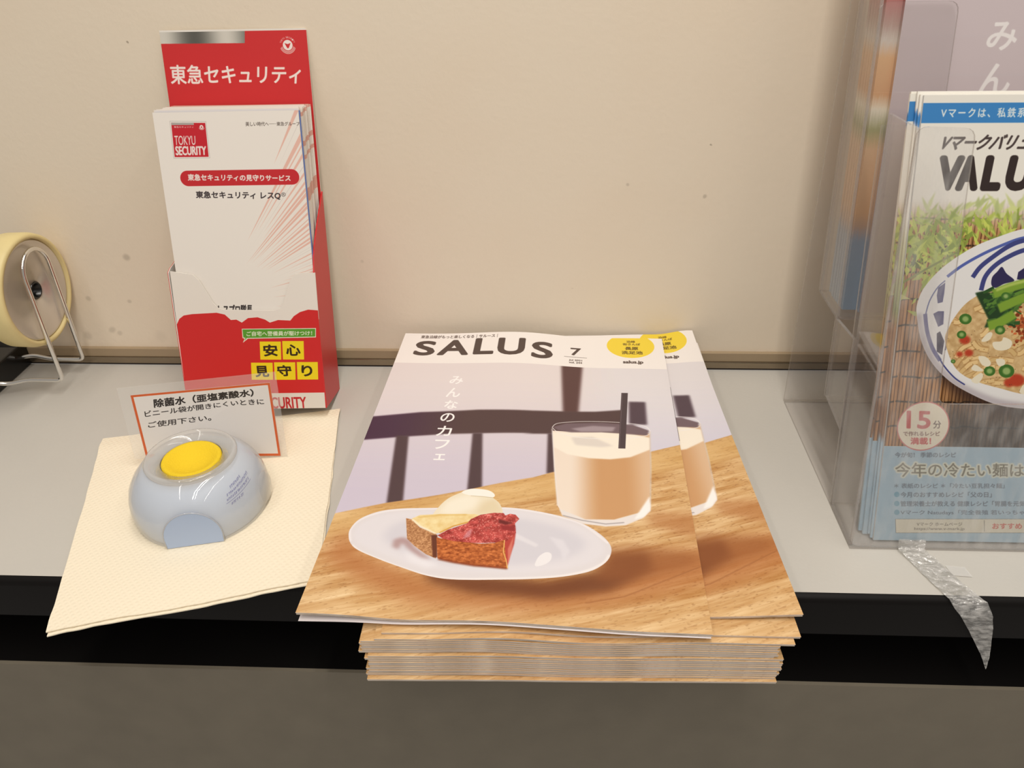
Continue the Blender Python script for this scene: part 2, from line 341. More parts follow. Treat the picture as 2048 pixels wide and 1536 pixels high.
def paint_box_front():
    H = [0.327532, -0.04961598, -82.61836, 0.004824544, 0.3285212, -182.2199, 1.264311e-06, -0.0001787607, 1.0]
    c = Canvas(107, 106, 6, (238, 230, 220), H); K = Z(280, 430, 3.657); Rd = (212, 42, 42)
    sc = K((200, 830), (270, 800), (288, 760), (320, 735), (380, 725), (560, 715), (620, 728), (665, 768), (705, 765), (745, 787), (790, 754), (860, 748), (915, 765), (950, 787), (1010, 768), (1100, 772), (1125, 740), (1170, 710), (1230, 692), (1310, 698), (1500, 720), (1500, 1500), (200, 1500))
    c.poly(sc, Rd)
    m = c.mm([(500, 787)])[0][1]
    c.poly([(-1, m), (108, m), (108, 107), (-1, 107)], (232, 226, 216), px=False)
    c.text('SECURITY', [(525, 817), (611, 794)], (196, 40, 46), bold=.22); c.text('TOKYU', [(464, 817), (520, 794)], (196, 40, 46), bold=.05)
    for ch, q, g in (('安', (519.3, 683, 561.6, 719.3), (.22, .18, .8, .8)), ('心', (564.4, 682, 607.3, 719), (.22, .2, .8, .78)), ('見', (502, 725.3, 545.2, 759.5), (.24, .2, .78, .82)), ('守', (548, 724.5, 590.4, 759.5), (.2, .18, .78, .78)), ('り', (593.6, 724, 635.5, 759), (.27, .2, .7, .8))):
        x0, y0, x1, y1 = q; dx, dy = x1 - x0, y1 - y0
        c.poly([(x0, y0), (x1, y0), (x1 + 1, y1), (x0 + 1.5, y1)], (246, 220, 30))
        c.text(ch, [(x0 + g[0] * dx, y0 + g[3] * dy), (x0 + g[2] * dx, y0 + g[1] * dy)], (52, 38, 20), bold=.32)
    o = K((745, 832), (1287, 827), (1287, 895), (790, 905), (752, 935), (765, 905), (750, 900))
    c.poly(o, (236, 232, 214)); c.poly(K((750, 837), (1282, 832), (1282, 889), (782, 899), (764, 920), (772, 899), (756, 895)), (92, 158, 48))
    c.text('ご自宅へ警備員が駆けつけ！', K((780, 852), (1258, 847), (1258, 880), (780, 886)), (240, 240, 222), bold=.1)
    return c.image('display_front_print')

def paint_leaflet():
    H = [0.3292677, -0.04963977, -84.39583, 0.004991756, 0.3102401, -71.17281, 1.264311e-06, -0.0001787607, 1.0]
    c = Canvas(100, 209, 6, (240, 233, 224), H); K = Z(280, 30, 3.657)
    F = np.array([418, 605.]); rs = np.random.RandomState(4)
    for i in range(38):
        a = math.radians(67 - i * 1.9 + rs.uniform(-.4, .4)); wd = math.radians(rs.choice([.1, .3, .6, .8])); r0 = rs.uniform(120, 200); r1 = 520
        if i > 6: r0 *= .8
        p = lambda r, t: (F[0] + r * math.cos(t), F[1] - r * math.sin(t))
        col = (232, 178, 160) if wd > .004 else (200, 192, 186)
        if i in (0, 1) : r0 = 300
        top = p(r1, a - wd); 
        c.poly([p(r0, a), p(r1, a + wd), p(r1, a - wd)], col, blur=.12, alpha=.8)
    wm = lambda q: c.poly(q, (240, 233, 224))
    # the corner above the tag line stays white
    wm([(590, 200), (620, 200), (620, 224), (600, 222)])
    c.poly(K((163, 773), (431, 776), (461, 1046), (194, 1049)), (206, 200, 192)); c.poly(K((168, 778), (427, 781), (456, 1042), (198, 1044)), (240, 234, 226))
    c.poly(K((175, 786), (424, 788), (450, 1036), (202, 1038)), (200, 36, 48))
    c.poly(K((175, 786), (340, 786), (342, 803), (178, 804)), (176, 170, 164))
    W = (240, 230, 222)
    c.text('東急セキュリティ', K((195, 811), (338, 811), (338, 825), (197, 825)), W, bold=.04)
    m = c.mm(K((397, 818)))[0]; c.ell(m[0], m[1], 1.3, 1.3, W, px=False); c.ell(m[0], m[1] + .1, .5, .5, (200, 36, 48), px=False)
    t = np.radians(np.linspace(15, 165, 14)); c.line(np.c_[m[0] + 1.8 * np.cos(t), m[1] + 1.8 * np.sin(t)], .3, W, px=False)
    c.text('TOKYU', K((198, 882), (350, 882), (354, 948), (203, 950)), W, bold=.05)
    c.text('SECURITY', K((207, 960), (428, 960), (432, 1021), (212, 1023)), W, bold=.26)
    c.text('美しい時代へ──東急グループ', K((718, 780), (1115, 780), (1115, 808), (720, 812)), (96, 86, 80), bold=.04)
    a, b = c.mm(K((235, 1138)))[0], c.mm(K((1118, 1238)))[0]; r = (b[1] - a[1]) / 2; tt = np.linspace(math.pi / 2, 1.5 * math.pi, 14)
    pill = np.r_[np.c_[a[0] + r + r * np.cos(tt), a[1] + r - r * np.sin(tt)][::-1], np.c_[b[0] - r - r * np.cos(tt), a[1] + r + r * np.sin(tt)][::-1]]
    c.poly(pill, (200, 44, 50), px=False)
    c.text('東急セキュリティの見守りサービス', K((298, 1162), (1048, 1170), (1048, 1213), (300, 1209)), W, bold=.18)
    c.text('東急セキュリティ レスQ', K((357, 1287), (975, 1293), (975, 1348), (360, 1340)), (62, 54, 56), bold=.16)
    c.text('®', K((980, 1296), (1014, 1296), (1014, 1326), (980, 1326)), (62, 54, 56))
    c.text('レスプロ隊長', [(423, 609), (491, 609), (491, 629), (423, 629)], (50, 42, 42), bold=.2)
    c.text('©', [(559, 600), (566, 600), (566, 606), (559, 606)], (90, 80, 80))
    return c.image('leaflet_print')

def paint_sign():
    H = [0.3278782, -0.08196955, -20.9842, 0.03679884, 0.3788918, -309.7236, 0.000613314, -0.0004417815, 1.0]
    c = Canvas(94, 60, 9, (216, 100, 50), H); K = Z(230, 740, 5.535)
    c.poly([(1.7, 2), (92.3, 2), (92.3, 58), (1.7, 58)], (232, 226, 220), px=False); B = (52, 46, 44)
    c.text('除菌水（亜塩素酸水）', K((395, 335), (1487, 225), (1497, 312), (405, 430)), B, bold=.26)
    c.text('ビニール袋が開きにくいときに', K((312, 462), (1620, 330), (1632, 390), (322, 530)), B, bold=.1)
    c.text('ご使用下さい。', K((350, 585), (985, 530), (992, 598), (355, 648)), B, bold=.1)
    return c.image('sign_print')

HV = [0.2716303, 0.0310587, -508.0006, 0.001585234, 0.2624207, -53.06805, 2.712399e-05, -0.000139418, 1.0]
def paint_recipe_cover():
    c = Canvas(182, 260, 4.6, (236, 232, 222), HV)          # sheet coordinates measured from 3 mm above the top edge
    A = Z(1560, 0, 3.84); B = Z(1560, 380, 3.658); D = Z(1560, 780, 4.197); E = Z(1820, 420, 3.842); Fq = Z(1740, 880, 6.649)
    ym = lambda y, x=1800: c.mm([(x, y)])[0][1]
    xx, yy = c.grid(); top, bot = ym(395), ym(893)
    # bamboo mat
    n = fbm(xx * .9, yy * .05, 40, 3)[..., None]; st = (np.sin(xx * 2 * math.pi / 2.1 + 2 * vnoise(xx * .3, yy * .02, 41)) * .5 + .5)[..., None]
    dk = smooth((yy - ym(760)) / 30)[..., None] * smooth((xx - 22) / 22)[..., None]
    mat = np.array([178, 130, 84]) + (n - .5) * np.array([110, 95, 80]) - (st ** 6) * np.array([90, 78, 60])
    mat = mat * (1 - .62 * dk)
    row = 15.2; ph = (yy - ym(680)) + 1.2 * vnoise(xx * .25, yy * 0, 42)
    tie = smooth(1 - np.abs(((ph / row) % 1) - .5) * row / .9)[..., None] * (vnoise(xx * 1.6, yy * .5, 43) > .22)[..., None]
    mat = mat * (1 - .7 * tie)
    k = (smooth((yy - top) / 22) * (yy < bot))[..., None]
    c.a[:] = c.a * (1 - k) + mat / 255 * k
    # greens
    rs = np.random.RandomState(8)
    for i in range(420):
        if i < 240: x, y = rs.uniform(1780, 1915), rs.normal(500, 40)
        else: x, y = rs.uniform(1890, 2090), rs.normal(465 - (0), 32)
        if y < 415: y = 415 + rs.uniform(0, 30)
        a = rs.uniform(-2.7, -.4) if i % 3 else rs.uniform(0, 3); L = rs.uniform(18, 50); wd = rs.uniform(5, 12)
        g = rs.uniform(0, 1); col = np.array([128, 148, 62]) * (1 - g) + np.array([208, 220, 104]) * g
        if y > 500 and i < 240 and g < .3: col = np.array([96, 108, 58])
        if y < 440: col = col * .5 + np.array([226, 226, 196]) * .5
        p0 = np.array([x, y]); d = np.array([math.cos(a), math.sin(a)]); nn = np.array([-d[1], d[0]])
        c.poly([p0, p0 + d * L * .4 + nn * wd * .5, p0 + d * L, p0 + d * L * .5 - nn * wd * .5], tuple(col), alpha=.88, blur=.22 if y < 450 else 0)
    c.line([(1790, 575), (1850, 540), (1915, 505)], 1.2, (130, 140, 70), curve=True)
    c.poly(B((825, 755), (870, 757), (955, 800), (880, 803), (825, 790)), (190, 186, 110))
    # bowl
    bowl = E((50, 800), (55, 720), (100, 610), (200, 490), (320, 390), (500, 280), (700, 200), (880, 145), (1300, 60), (1900, 200), (2200, 800), (1900, 1450), (1300, 1560), (880, 1530), (640, 1490), (400, 1380), (260, 1280), (150, 1150), (80, 990))
    c.poly([(x + 6, y + 22) for x, y in bowl], (44, 26, 20), blur=2.5, alpha=.8, curve=True)
    c.poly(bowl, (232, 230, 228), curve=True); bm = c.mask(bowl, curve=True)
    c.line(E((60, 800), (90, 980), (160, 1140), (270, 1270), (410, 1370), (640, 1470), (880, 1510), (1200, 1530)), 4.2, (190, 182, 186), curve=True, blur=1.0, clip=bm)
    N1, N2 = (62, 68, 128), (46, 40, 82)
    for q, wd, cc in ((E((285, 515), (400, 430), (560, 340), (740, 260), (880, 215), (1100, 190)), 1.7, (84, 100, 172)), (E((480, 520), (540, 440), (640, 360), (760, 280), (880, 235), (1100, 200)), 2.6, N1),
                      (E((545, 620), (575, 520), (640, 440), (740, 370), (880, 310), (1100, 270)), 2.6, N1), (E((120, 800), (150, 700), (210, 600), (270, 545)), .7, (110, 116, 160)), (E((115, 800), (130, 930), (170, 1060), (230, 1160)), 2.2, (110, 108, 150)), (E((215, 1120), (260, 1200), (340, 1290), (420, 1345)), .8, N1), (E((340, 880), (300, 950), (270, 1080)), .7, (110, 110, 140))):
        c.line(q, wd, cc, curve=True, blur=.15, clip=bm)
    c.poly(E((625, 580), (630, 520), (670, 475), (705, 440), (740, 490), (800, 545), (720, 570), (660, 600)), N2, curve=True); c.poly(E((820, 535), (830, 480), (880, 445), (950, 440), (950, 560)), N2)
    c.poly(E((205, 660), (215, 600), (270, 560), (262, 640), (250, 710), (212, 720)), (92, 90, 130), blur=.2); c.poly(E((178, 800), (215, 780), (260, 780), (255, 880), (215, 900)), (74, 70, 116), blur=.2)
    c.poly(E((205, 950), (230, 935), (262, 1010), (245, 1115), (205, 1090)), (44, 34, 66), blur=.2)
    soup = E((268, 1000), (300, 900), (360, 800), (430, 720), (520, 660), (640, 620), (900, 560), (1500, 560), (1900, 900), (1500, 1350), (1100, 1440), (860, 1415), (700, 1375), (540, 1330), (400, 1265), (320, 1170))
    c.poly(soup, lambda x, y: np.array([206, 172, 120]) + (fbm(x * .4, y * .4, 50)[..., None] - .5) * np.array([60, 70, 70]), curve=True); sm = c.mask(soup, curve=True)
    for i in range(46):
        x, y = rs.uniform(300, 900), rs.uniform(700, 1380); a = rs.uniform(-.9, .5); L = rs.uniform(60, 180); b = rs.uniform(-50, 50)
        q = E((x, y), (x + L * .4 * math.cos(a), y + L * .4 * math.sin(a) + b * .6), (x + L * math.cos(a), y + L * math.sin(a)))
        c.line(q, 3.0, (172, 128, 74), curve=True, clip=sm, blur=.3); c.line(q, 2.3, tuple(np.array([226, 192, 134]) + rs.uniform(-14, 12)), curve=True, clip=sm, blur=.15)
    for x, y, r in ((420, 1000, 42), (450, 1100, 34), (380, 1110, 26), (820, 1310, 60), (760, 1330, 40)): c.ell(*E((x, y))[0], r / 3.842, r * .8 / 3.842, (184, 62, 34), blur=.5, clip=sm)
    for i in range(70): x, y = rs.uniform(290, 860), rs.uniform(900, 1400); c.ell(*E((x, y))[0], .8, .7, (90, 66, 40), clip=sm)
    for i in range(120):
        x, y = 900 + rs.normal(0, 70), 900 + rs.normal(0, 110)
        c.ell(*E((x, y))[0], rs.uniform(2, 5), rs.uniform(2, 4), tuple(np.array([158, 74, 34]) + rs.uniform(-40, 50) * np.array([1, .7, .5])), blur=.15)
    # leafy greens
    c.poly(E((500, 640), (560, 625), (620, 640), (700, 600), (900, 530), (960, 560), (960, 680), (860, 720), (760, 830), (700, 900), (570, 905), (600, 840), (560, 760)), (34, 62, 30), blur=.3)
    for i in range(60):
        x, y = rs.uniform(560, 800), rs.uniform(630, 890); a = rs.uniform(-1, .6); L = rs.uniform(40, 110)
        g = rs.uniform(0, 1); c.line(E((x, y), (x + L * math.cos(a), y + L * math.sin(a))), rs.uniform(.8, 2.2), tuple(np.array([30, 66, 30]) * (1 - g) + np.array([100, 142, 54]) * g), blur=.15)
    for q in (((640, 650), (760, 600), (960, 545)), ((680, 760), (790, 710), (960, 640)), ((600, 895), (700, 860), (800, 800))): c.line(E(*q), 5.5, (126, 160, 52), curve=True, blur=.4)
    c.line(E((660, 620), (780, 575), (960, 530)), 1.6, (176, 196, 96), curve=True, blur=.3)
    for x, y, r in ((425, 840, 48), (395, 960, 36), (690, 925, 40), (735, 665, 36), (610, 1240, 44), (740, 1240, 60), (330, 1165, 18)):
        p = E((x, y))[0]; c.ell(*p, r / 3.842, r * .85 / 3.842, (64, 110, 38), blur=.15); c.ell(*p, r * .5 / 3.842, r * .45 / 3.842, (150, 176, 104), blur=.25)
    for q in (((635, 1020), (700, 1010), (720, 980), (780, 1010), (770, 1060), (710, 1082), (650, 1070)), ((550, 1000), (600, 945), (632, 950), (610, 1000), (560, 1015)), ((525, 1130), (580, 1130), (620, 1175), (600, 1205), (550, 1190)), ((470, 1310), (540, 1255), (560, 1280), (520, 1335)), ((660, 1150), (720, 1150), (725, 1190), (680, 1200)), ((470, 1220), (500, 1190), (560, 1235), (500, 1240)), ((840, 1400), (880, 1340), (900, 1420))):
        c.poly(E(*q), (234, 224, 198), blur=.15, curve=True)
    # heading
    xa, xb = -5, 200
    y0, y1 = ym(207, 1850), ym(247, 1850)
    c.poly([(xa, y0), (xb, y0), (xb, y1), (xa, y1)], (60, 132, 196), px=False)
    c.text('Vマークは、私鉄系', [(1881, 236), (2052, 216)], (226, 232, 232), bold=.12, sp=1.3)
    c.text('Vマークバリュー', [(1876, 300), (2085, 270)], (74, 62, 60), bold=.3, shear=.06)
    for ch, a, b in (('V', (1874, 378), (1924, 316)), ('A', (1914, 378), (1958, 316)), ('L', (1964, 378), (2003, 316)), ('U', (2010, 378), (2062, 316)), ('E', (2072, 378), (2110, 316))):
        c.text(ch, [a, b], (52, 40, 38), bold=1.3 if ch != 'V' else 1.2, shear=.14 if ch in 'LUE' else .05)
    # lower blue field
    c.poly([(xa, bot), (xb, bot), (xb, 265), (xa, 265)], (170, 196, 212), px=False)
    m = c.mm([(1846, 853)])[0]; c.ell(m[0], m[1], 15.3, 15.3, (206, 120, 116), px=False); c.ell(m[0], m[1], 14.6, 14.6, (238, 230, 208), px=False)
    R2 = (202, 84, 84)
    c.text('15', D((1068, 180), (1262, 185), (1255, 325), (1065, 322)), R2, bold=.35); c.text('分', D((1285, 260), (1350, 260), (1350, 325), (1285, 325)), (96, 76, 72), bold=.05)
    c.text('で作れるレシピ', D((1035, 350), (1340, 350), (1340, 388), (1035, 388)), (126, 92, 86), bold=.08); c.text('満載！', D((1095, 402), (1265, 402), (1265, 458), (1095, 458)), R2, bold=.15)
    G_ = (92, 104, 118)
    c.text('今が旬！ 季節のレシピ', Fq((330, 168), (1140, 168), (1140, 235), (330, 235)), G_, bold=.08)
    c.text('今年の冷たい麺は', Fq((335, 305), (2045, 318), (2045, 492), (335, 492)), (122, 118, 100), bold=.12, halo=(222, 224, 206))
    c.text('＊ 表紙のレシピ ＊「冷たい豆乳担々麺」', Fq((320, 580), (1785, 580), (1785, 645), (320, 645)), G_, bold=.06)
    for y in (727, 848, 965): c.ell(*Fq((355, y))[0], 5.4, 5.4, (112, 164, 186))
    c.text('今月のおすすめレシピ「父の日」', Fq((405, 695), (1615, 695), (1615, 765), (405, 765)), G_, bold=.08)
    c.text('管理栄養士が教える 健康レシピ「胃腸を元気', Fq((405, 815), (2060, 815), (2060, 885), (405, 885)), G_, bold=.08)
    c.text('Vマーク Natudays「完全養殖 若いっちゃ', Fq((405, 935), (2050, 935), (2050, 1005), (405, 1005)), G_, bold=.04)
    c.poly(Fq((333, 1052), (2400, 1052), (2400, 1240), (340, 1240)), (120, 120, 112)); c.poly(Fq((340, 1056), (2400, 1056), (2400, 1235), (346, 1235)), (226, 220, 200))
    c.line(Fq((1517, 1070), (1520, 1222)), .35, (130, 126, 116))
    c.text('Vマーク ホームページ', Fq((620, 1098), (1225, 1098), (1225, 1145), (620, 1145)), (120, 112, 100), bold=.03); c.text('https://www.v-mark.jp', Fq((588, 1165), (1255, 1165), (1255, 1210), (588, 1210)), (120, 112, 100), bold=.03)
    c.text('おすすめ', Fq((1625, 1112), (2015, 1112), (2015, 1185), (1625, 1185)), (206, 100, 88), bold=.1)
    return c.image('recipe_cover_print')

def paint_lavender_cover():
    c = Canvas(210, 290, 3, (204, 190, 192)); W = (236, 230, 228)
    xx, yy = c.grid(); c.a *= (1 - .05 * smooth((yy - 100) / 190)[..., None])
    # cover shown from 182 mm above its foot: two of the vertical letters are in view
    c.text('み', [(52, 290 - 156.5), (69, 290 - 171)], W, bold=.35, px=False)
    c.text('ん', [(52, 290 - 132), (70, 290 - 149)], W, bold=.35, px=False)
    return c.image('lavender_cover_print')

def paint_label():
    c = Canvas(30, 16, 12, (150, 140, 190)); c.al = np.zeros((c.Hh, c.W), np.float32)
    rs = np.random.RandomState(2); V = (104, 96, 150)
    for r, (y, n) in enumerate(((2, 8), (5, 16), (8, 15), (12.5, 7))):
        for i in range(n):
            x = 1.5 + i * 1.72 + (4 if n < 10 else 0); hh = 1.8
            for k in range(4):
                a, b = rs.uniform(0, 1.3, 2); 
                if k % 2: c.line([(x + a, y), (x + a, y + hh)], .18, V, px=False, alpha=.9)
                else: c.line([(x, y + a), (x + 1.3, y + a)], .18, V, px=False, alpha=.9)
    c.line([(1, 11), (29, 11)], .2, V, px=False)
    return c.image('label_print')

# ------------------------------------------------------------------ materials
def mat(name, col=(.8, .8, .8), rough=.5, metal=0, spec=.5, coat=0, img=None, noise=None, bump=None, trans=0, sss=0, gain=1):
    m = bpy.data.materials.new(name); m.use_nodes = True; nt = m.node_tree; b = nt.nodes['Principled BSDF']; L = nt.links
    b.inputs['Roughness'].default_value = rough; b.inputs['Metallic'].default_value = metal
    b.inputs['Specular IOR Level'].default_value = spec; b.inputs['Coat Weight'].default_value = coat; b.inputs['Coat Roughness'].default_value = .08
    b.inputs['Base Color'].default_value = (*col, 1)
    tc = nt.nodes.new('ShaderNodeTexCoord')
    if img:
        t = nt.nodes.new('ShaderNodeTexImage'); t.image = img; t.extension = 'EXTEND'; L.new(tc.outputs['UV'], t.inputs[0]); out = t.outputs[0]
        if gain != 1:
            mx = nt.nodes.new('ShaderNodeMix'); mx.data_type = 'RGBA'; mx.blend_type = 'MULTIPLY'; mx.inputs[0].default_value = 1
            L.new(out, mx.inputs[6]); mx.inputs[7].default_value = (gain, gain, gain, 1); out = mx.outputs[2]
        L.new(out, b.inputs['Base Color'])
    if noise:
        sc, amt = noise[:2]; n = nt.nodes.new('ShaderNodeTexNoise'); n.inputs['Scale'].default_value = sc; n.inputs['Detail'].default_value = 6
        L.new(tc.outputs['Object'], n.inputs['Vector'])
        r = nt.nodes.new('ShaderNodeValToRGB'); r.color_ramp.elements[0].position = .3; r.color_ramp.elements[1].position = .7
        r.color_ramp.elements[0].color = (*[x * (1 - amt) for x in col], 1); r.color_ramp.elements[1].color = (*[min(1, x * (1 + amt)) for x in col], 1)
        L.new(n.outputs[0], r.inputs[0]); L.new(r.outputs[0], b.inputs['Base Color'])
    if bump:
        sc, st = bump; n = nt.nodes.new('ShaderNodeTexNoise'); n.inputs['Scale'].default_value = sc; n.inputs['Detail'].default_value = 4
        L.new(tc.outputs['Object'], n.inputs['Vector']); bp = nt.nodes.new('ShaderNodeBump'); bp.inputs['Strength'].default_value = st; bp.inputs['Distance'].default_value = .001
        L.new(n.outputs[0], bp.inputs['Height']); L.new(bp.outputs[0], b.inputs['Normal'])
    return m
def srgb(r, g, b):
    return tuple(((x / 255 + .055) / 1.055) ** 2.4 if x > 10 else x / 255 / 12.92 for x in (r, g, b))

def clear(name, tint=(.95, .95, .95), haze=.05, hazecol=(.8, .78, .76), rough=.03, ior=1.49, scratch=0):
    """thin clear plastic: each face lets light through, reflects by Fresnel and carries a little haze"""
    m = bpy.data.materials.new(name); m.use_nodes = True; nt = m.node_tree; nt.nodes.clear(); L = nt.links; N = nt.nodes.new
    out = N('ShaderNodeOutputMaterial'); tr = N('ShaderNodeBsdfTransparent'); tr.inputs[0].default_value = (*tint, 1)
    di = N('ShaderNodeBsdfDiffuse'); di.inputs[0].default_value = (*hazecol, 1); gl = N('ShaderNodeBsdfGlossy'); gl.inputs['Roughness'].default_value = rough
    m1 = N('ShaderNodeMixShader'); m1.inputs[0].default_value = haze; L.new(tr.outputs[0], m1.inputs[1]); L.new(di.outputs[0], m1.inputs[2])
    if scratch:
        tc = N('ShaderNodeTexCoord'); mp = N('ShaderNodeMapping'); mp.inputs['Scale'].default_value = (60, 60, 14); no = N('ShaderNodeTexNoise'); no.inputs['Scale'].default_value = 3; no.inputs['Detail'].default_value = 8
        L.new(tc.outputs['Object'], mp.inputs[0]); L.new(mp.outputs[0], no.inputs[0]); mr = N('ShaderNodeMapRange'); mr.inputs[1].default_value = .45; mr.inputs[2].default_value = .75
        mr.inputs[3].default_value = haze; mr.inputs[4].default_value = haze + scratch; L.new(no.outputs[0], mr.inputs[0]); L.new(mr.outputs[0], m1.inputs[0])
    fr = N('ShaderNodeFresnel'); ge = N('ShaderNodeNewGeometry'); ir = N('ShaderNodeMapRange'); ir.inputs[3].default_value = ior; ir.inputs[4].default_value = 1 / ior
    L.new(ge.outputs['Backfacing'], ir.inputs[0]); L.new(ir.outputs[0], fr.inputs[0]); m2 = N('ShaderNodeMixShader')
    L.new(fr.outputs[0], m2.inputs[0]); L.new(m1.outputs[0], m2.inputs[1]); L.new(gl.outputs[0], m2.inputs[2]); L.new(m2.outputs[0], out.inputs[0])
    return m

# ------------------------------------------------------------------ mesh helpers
def obj(name, verts, faces, m=None, parent=None, uv=None, smooth_=False, mats=None, fm=None, bevel=0, loc=None, mtx=None):
    me = bpy.data.meshes.new(name); V = np.asarray(verts, float) * S
    me.from_pydata([tuple(v) for v in V], [], [tuple(f) for f in faces])
    if uv is not None:
        ul = me.uv_layers.new(name='UVMap'); li = np.empty(len(me.loops), int); me.loops.foreach_get('vertex_index', li)
        ul.data.foreach_set('uv', np.asarray(uv, float)[li].ravel())
    for x in (mats or ([m] if m else [])): me.materials.append(x)
    if fm is not None: me.polygons.foreach_set('material_index', fm)
    me.validate(); me.update()
    bm = bmesh.new(); bm.from_mesh(me)
    if bevel: bmesh.ops.bevel(bm, geom=[e for e in bm.edges if len(e.link_faces) == 2 and e.calc_face_angle(0) > .5], offset=bevel * S, segments=2, affect='EDGES', profile=.6)
    if uv is None: bmesh.ops.recalc_face_normals(bm, faces=bm.faces)
    bm.to_mesh(me); bm.free()
    if smooth_: me.polygons.foreach_set('use_smooth', [True] * len(me.polygons))
    o = bpy.data.objects.new(name, me); COL.objects.link(o)
    if parent is not None: o.parent = parent
    if loc is not None: o.location = Vector(loc) * S
    if mtx is not None: o.matrix_local = mtx
    return o
def boxv(x0, x1, y0, y1, z0, z1):
    v = [(x, y, z) for z in (z0, z1) for y in (y0, y1) for x in (x0, x1)]
    return v, [(0, 2, 3, 1), (4, 5, 7, 6), (0, 1, 5, 4), (2, 6, 7, 3), (0, 4, 6, 2), (1, 3, 7, 5)]
def box(name, b, m, parent=None, bevel=0, **k): v, f = boxv(*b); return obj(name, v, f, m, parent, bevel=bevel, **k)
def prism(name, pts, d, m, parent=None, O=(0, 0, 0), U=(1, 0, 0), W=(0, 0, 1), N=(0, 1, 0), **k):
    """outline pts (u, w) on the plane O + u U + w W, thickened by d along N"""
    O, U, W, N = map(np.array, (O, U, W, N)); a = [O + u * U + w * W for u, w in pts]; b = [p + N * d for p in a]; n = len(pts)
    f = [tuple(range(n)), tuple(range(2 * n - 1, n - 1, -1))] + [(i, i + n, (i + 1) % n + n, (i + 1) % n) for i in range(n)]
    return obj(name, a + b, f, m, parent, **k)
def sheet(name, pts, w, h, m, parent, O, U, W, off, N):
    """a printed face: outline pts in (u, w up from the foot) with UVs over w x h"""
    O, U, W, N = map(np.array, (O, U, W, N)); a = [O + u * U + q * W + N * off for u, q in pts]
    return obj(name, a, [tuple(range(len(pts)))], m, parent, uv=[(u / w, q / h) for u, q in pts])
def tubev(path, r, n=10):
    P = np.array(path, float); vs_, fs = [], []; T = np.gradient(P, axis=0); T /= np.linalg.norm(T, axis=1, keepdims=True)
    a = np.array([0, 0, 1.]) if abs(T[0][2]) < .9 else np.array([1., 0, 0]); nrm = np.cross(T[0], a); nrm /= np.linalg.norm(nrm)
    for i in range(len(P)):
        nrm = nrm - T[i] * (nrm @ T[i]); nrm /= np.linalg.norm(nrm); b = np.cross(T[i], nrm)
        for k in range(n):
            t = 2 * math.pi * k / n; vs_.append(P[i] + r * (math.cos(t) * nrm + math.sin(t) * b))
    for i in range(len(P) - 1):
        for k in range(n): fs.append((i * n + k, i * n + (k + 1) % n, (i + 1) * n + (k + 1) % n, (i + 1) * n + k))
    fs.append(tuple(range(n))[::-1]); fs.append(tuple(range((len(P) - 1) * n, len(P) * n)))
    return vs_, fs
def roundpath(pts, r=4, n=6):
    out = [np.array(pts[0], float)]
    for i in range(1, len(pts) - 1):
        a, b, c = (np.array(pts[j], float) for j in (i - 1, i, i + 1)); u = (a - b) / np.linalg.norm(a - b); v = (c - b) / np.linalg.norm(c - b)
        p, q = b + u * r, b + v * r
        for t in np.linspace(0, 1, n): out.append((1 - t) ** 2 * p + 2 * t * (1 - t) * b + t * t * q)
    out.append(np.array(pts[-1], float)); return out
def lathe(name, prof, m, parent=None, n=64, axis='z', cut=None, close=False, caps=True, **k):
    """profile (r, h) turned about the axis; cut = (angle, distance) flattens one side with a vertical plane"""
    V, F = [], []; P = len(prof)
    for r, h in prof:
        for j in range(n):
            t = 2 * math.pi * j / n; x, y = r * math.cos(t), r * math.sin(t)
            if cut:
                for a, dd in cut:
                    nx, ny = math.cos(a), math.sin(a); e = x * nx + y * ny - dd
                    if e > 0: x -= e * nx; y -= e * ny
            V.append((x, y, h) if axis == 'z' else (h, x, y))
    for i in range(P - 1 + (1 if close else 0)):
        for j in range(n): a, b = i * n, ((i + 1) % P) * n; F.append((a + j, a + (j + 1) % n, b + (j + 1) % n, b + j))
    if not close and caps: F.append(tuple(range(n))[::-1]); F.append(tuple(range((P - 1) * n, P * n)))
    return obj(name, V, F, m, parent, smooth_=True, **k)
def thing(name, label, cat, loc=(0, 0, 0), group=None, rot=0):
    o = bpy.data.objects.new(name, None); COL.objects.link(o); o.location = Vector(loc) * S; o.rotation_euler = (0, 0, rot)
    o.empty_display_size = .02; o['label'] = label; o['category'] = cat
    if group: o['group'] = group
    return o
def tag(o, label, cat, group=None):
    o['label'] = label; o['category'] = cat
    if group: o['group'] = group
    return o
def smooth_angle(o, a=.6):
    o.data.polygons.foreach_set('use_smooth', [True] * len(o.data.polygons)); o.data.set_sharp_from_angle(angle=a)

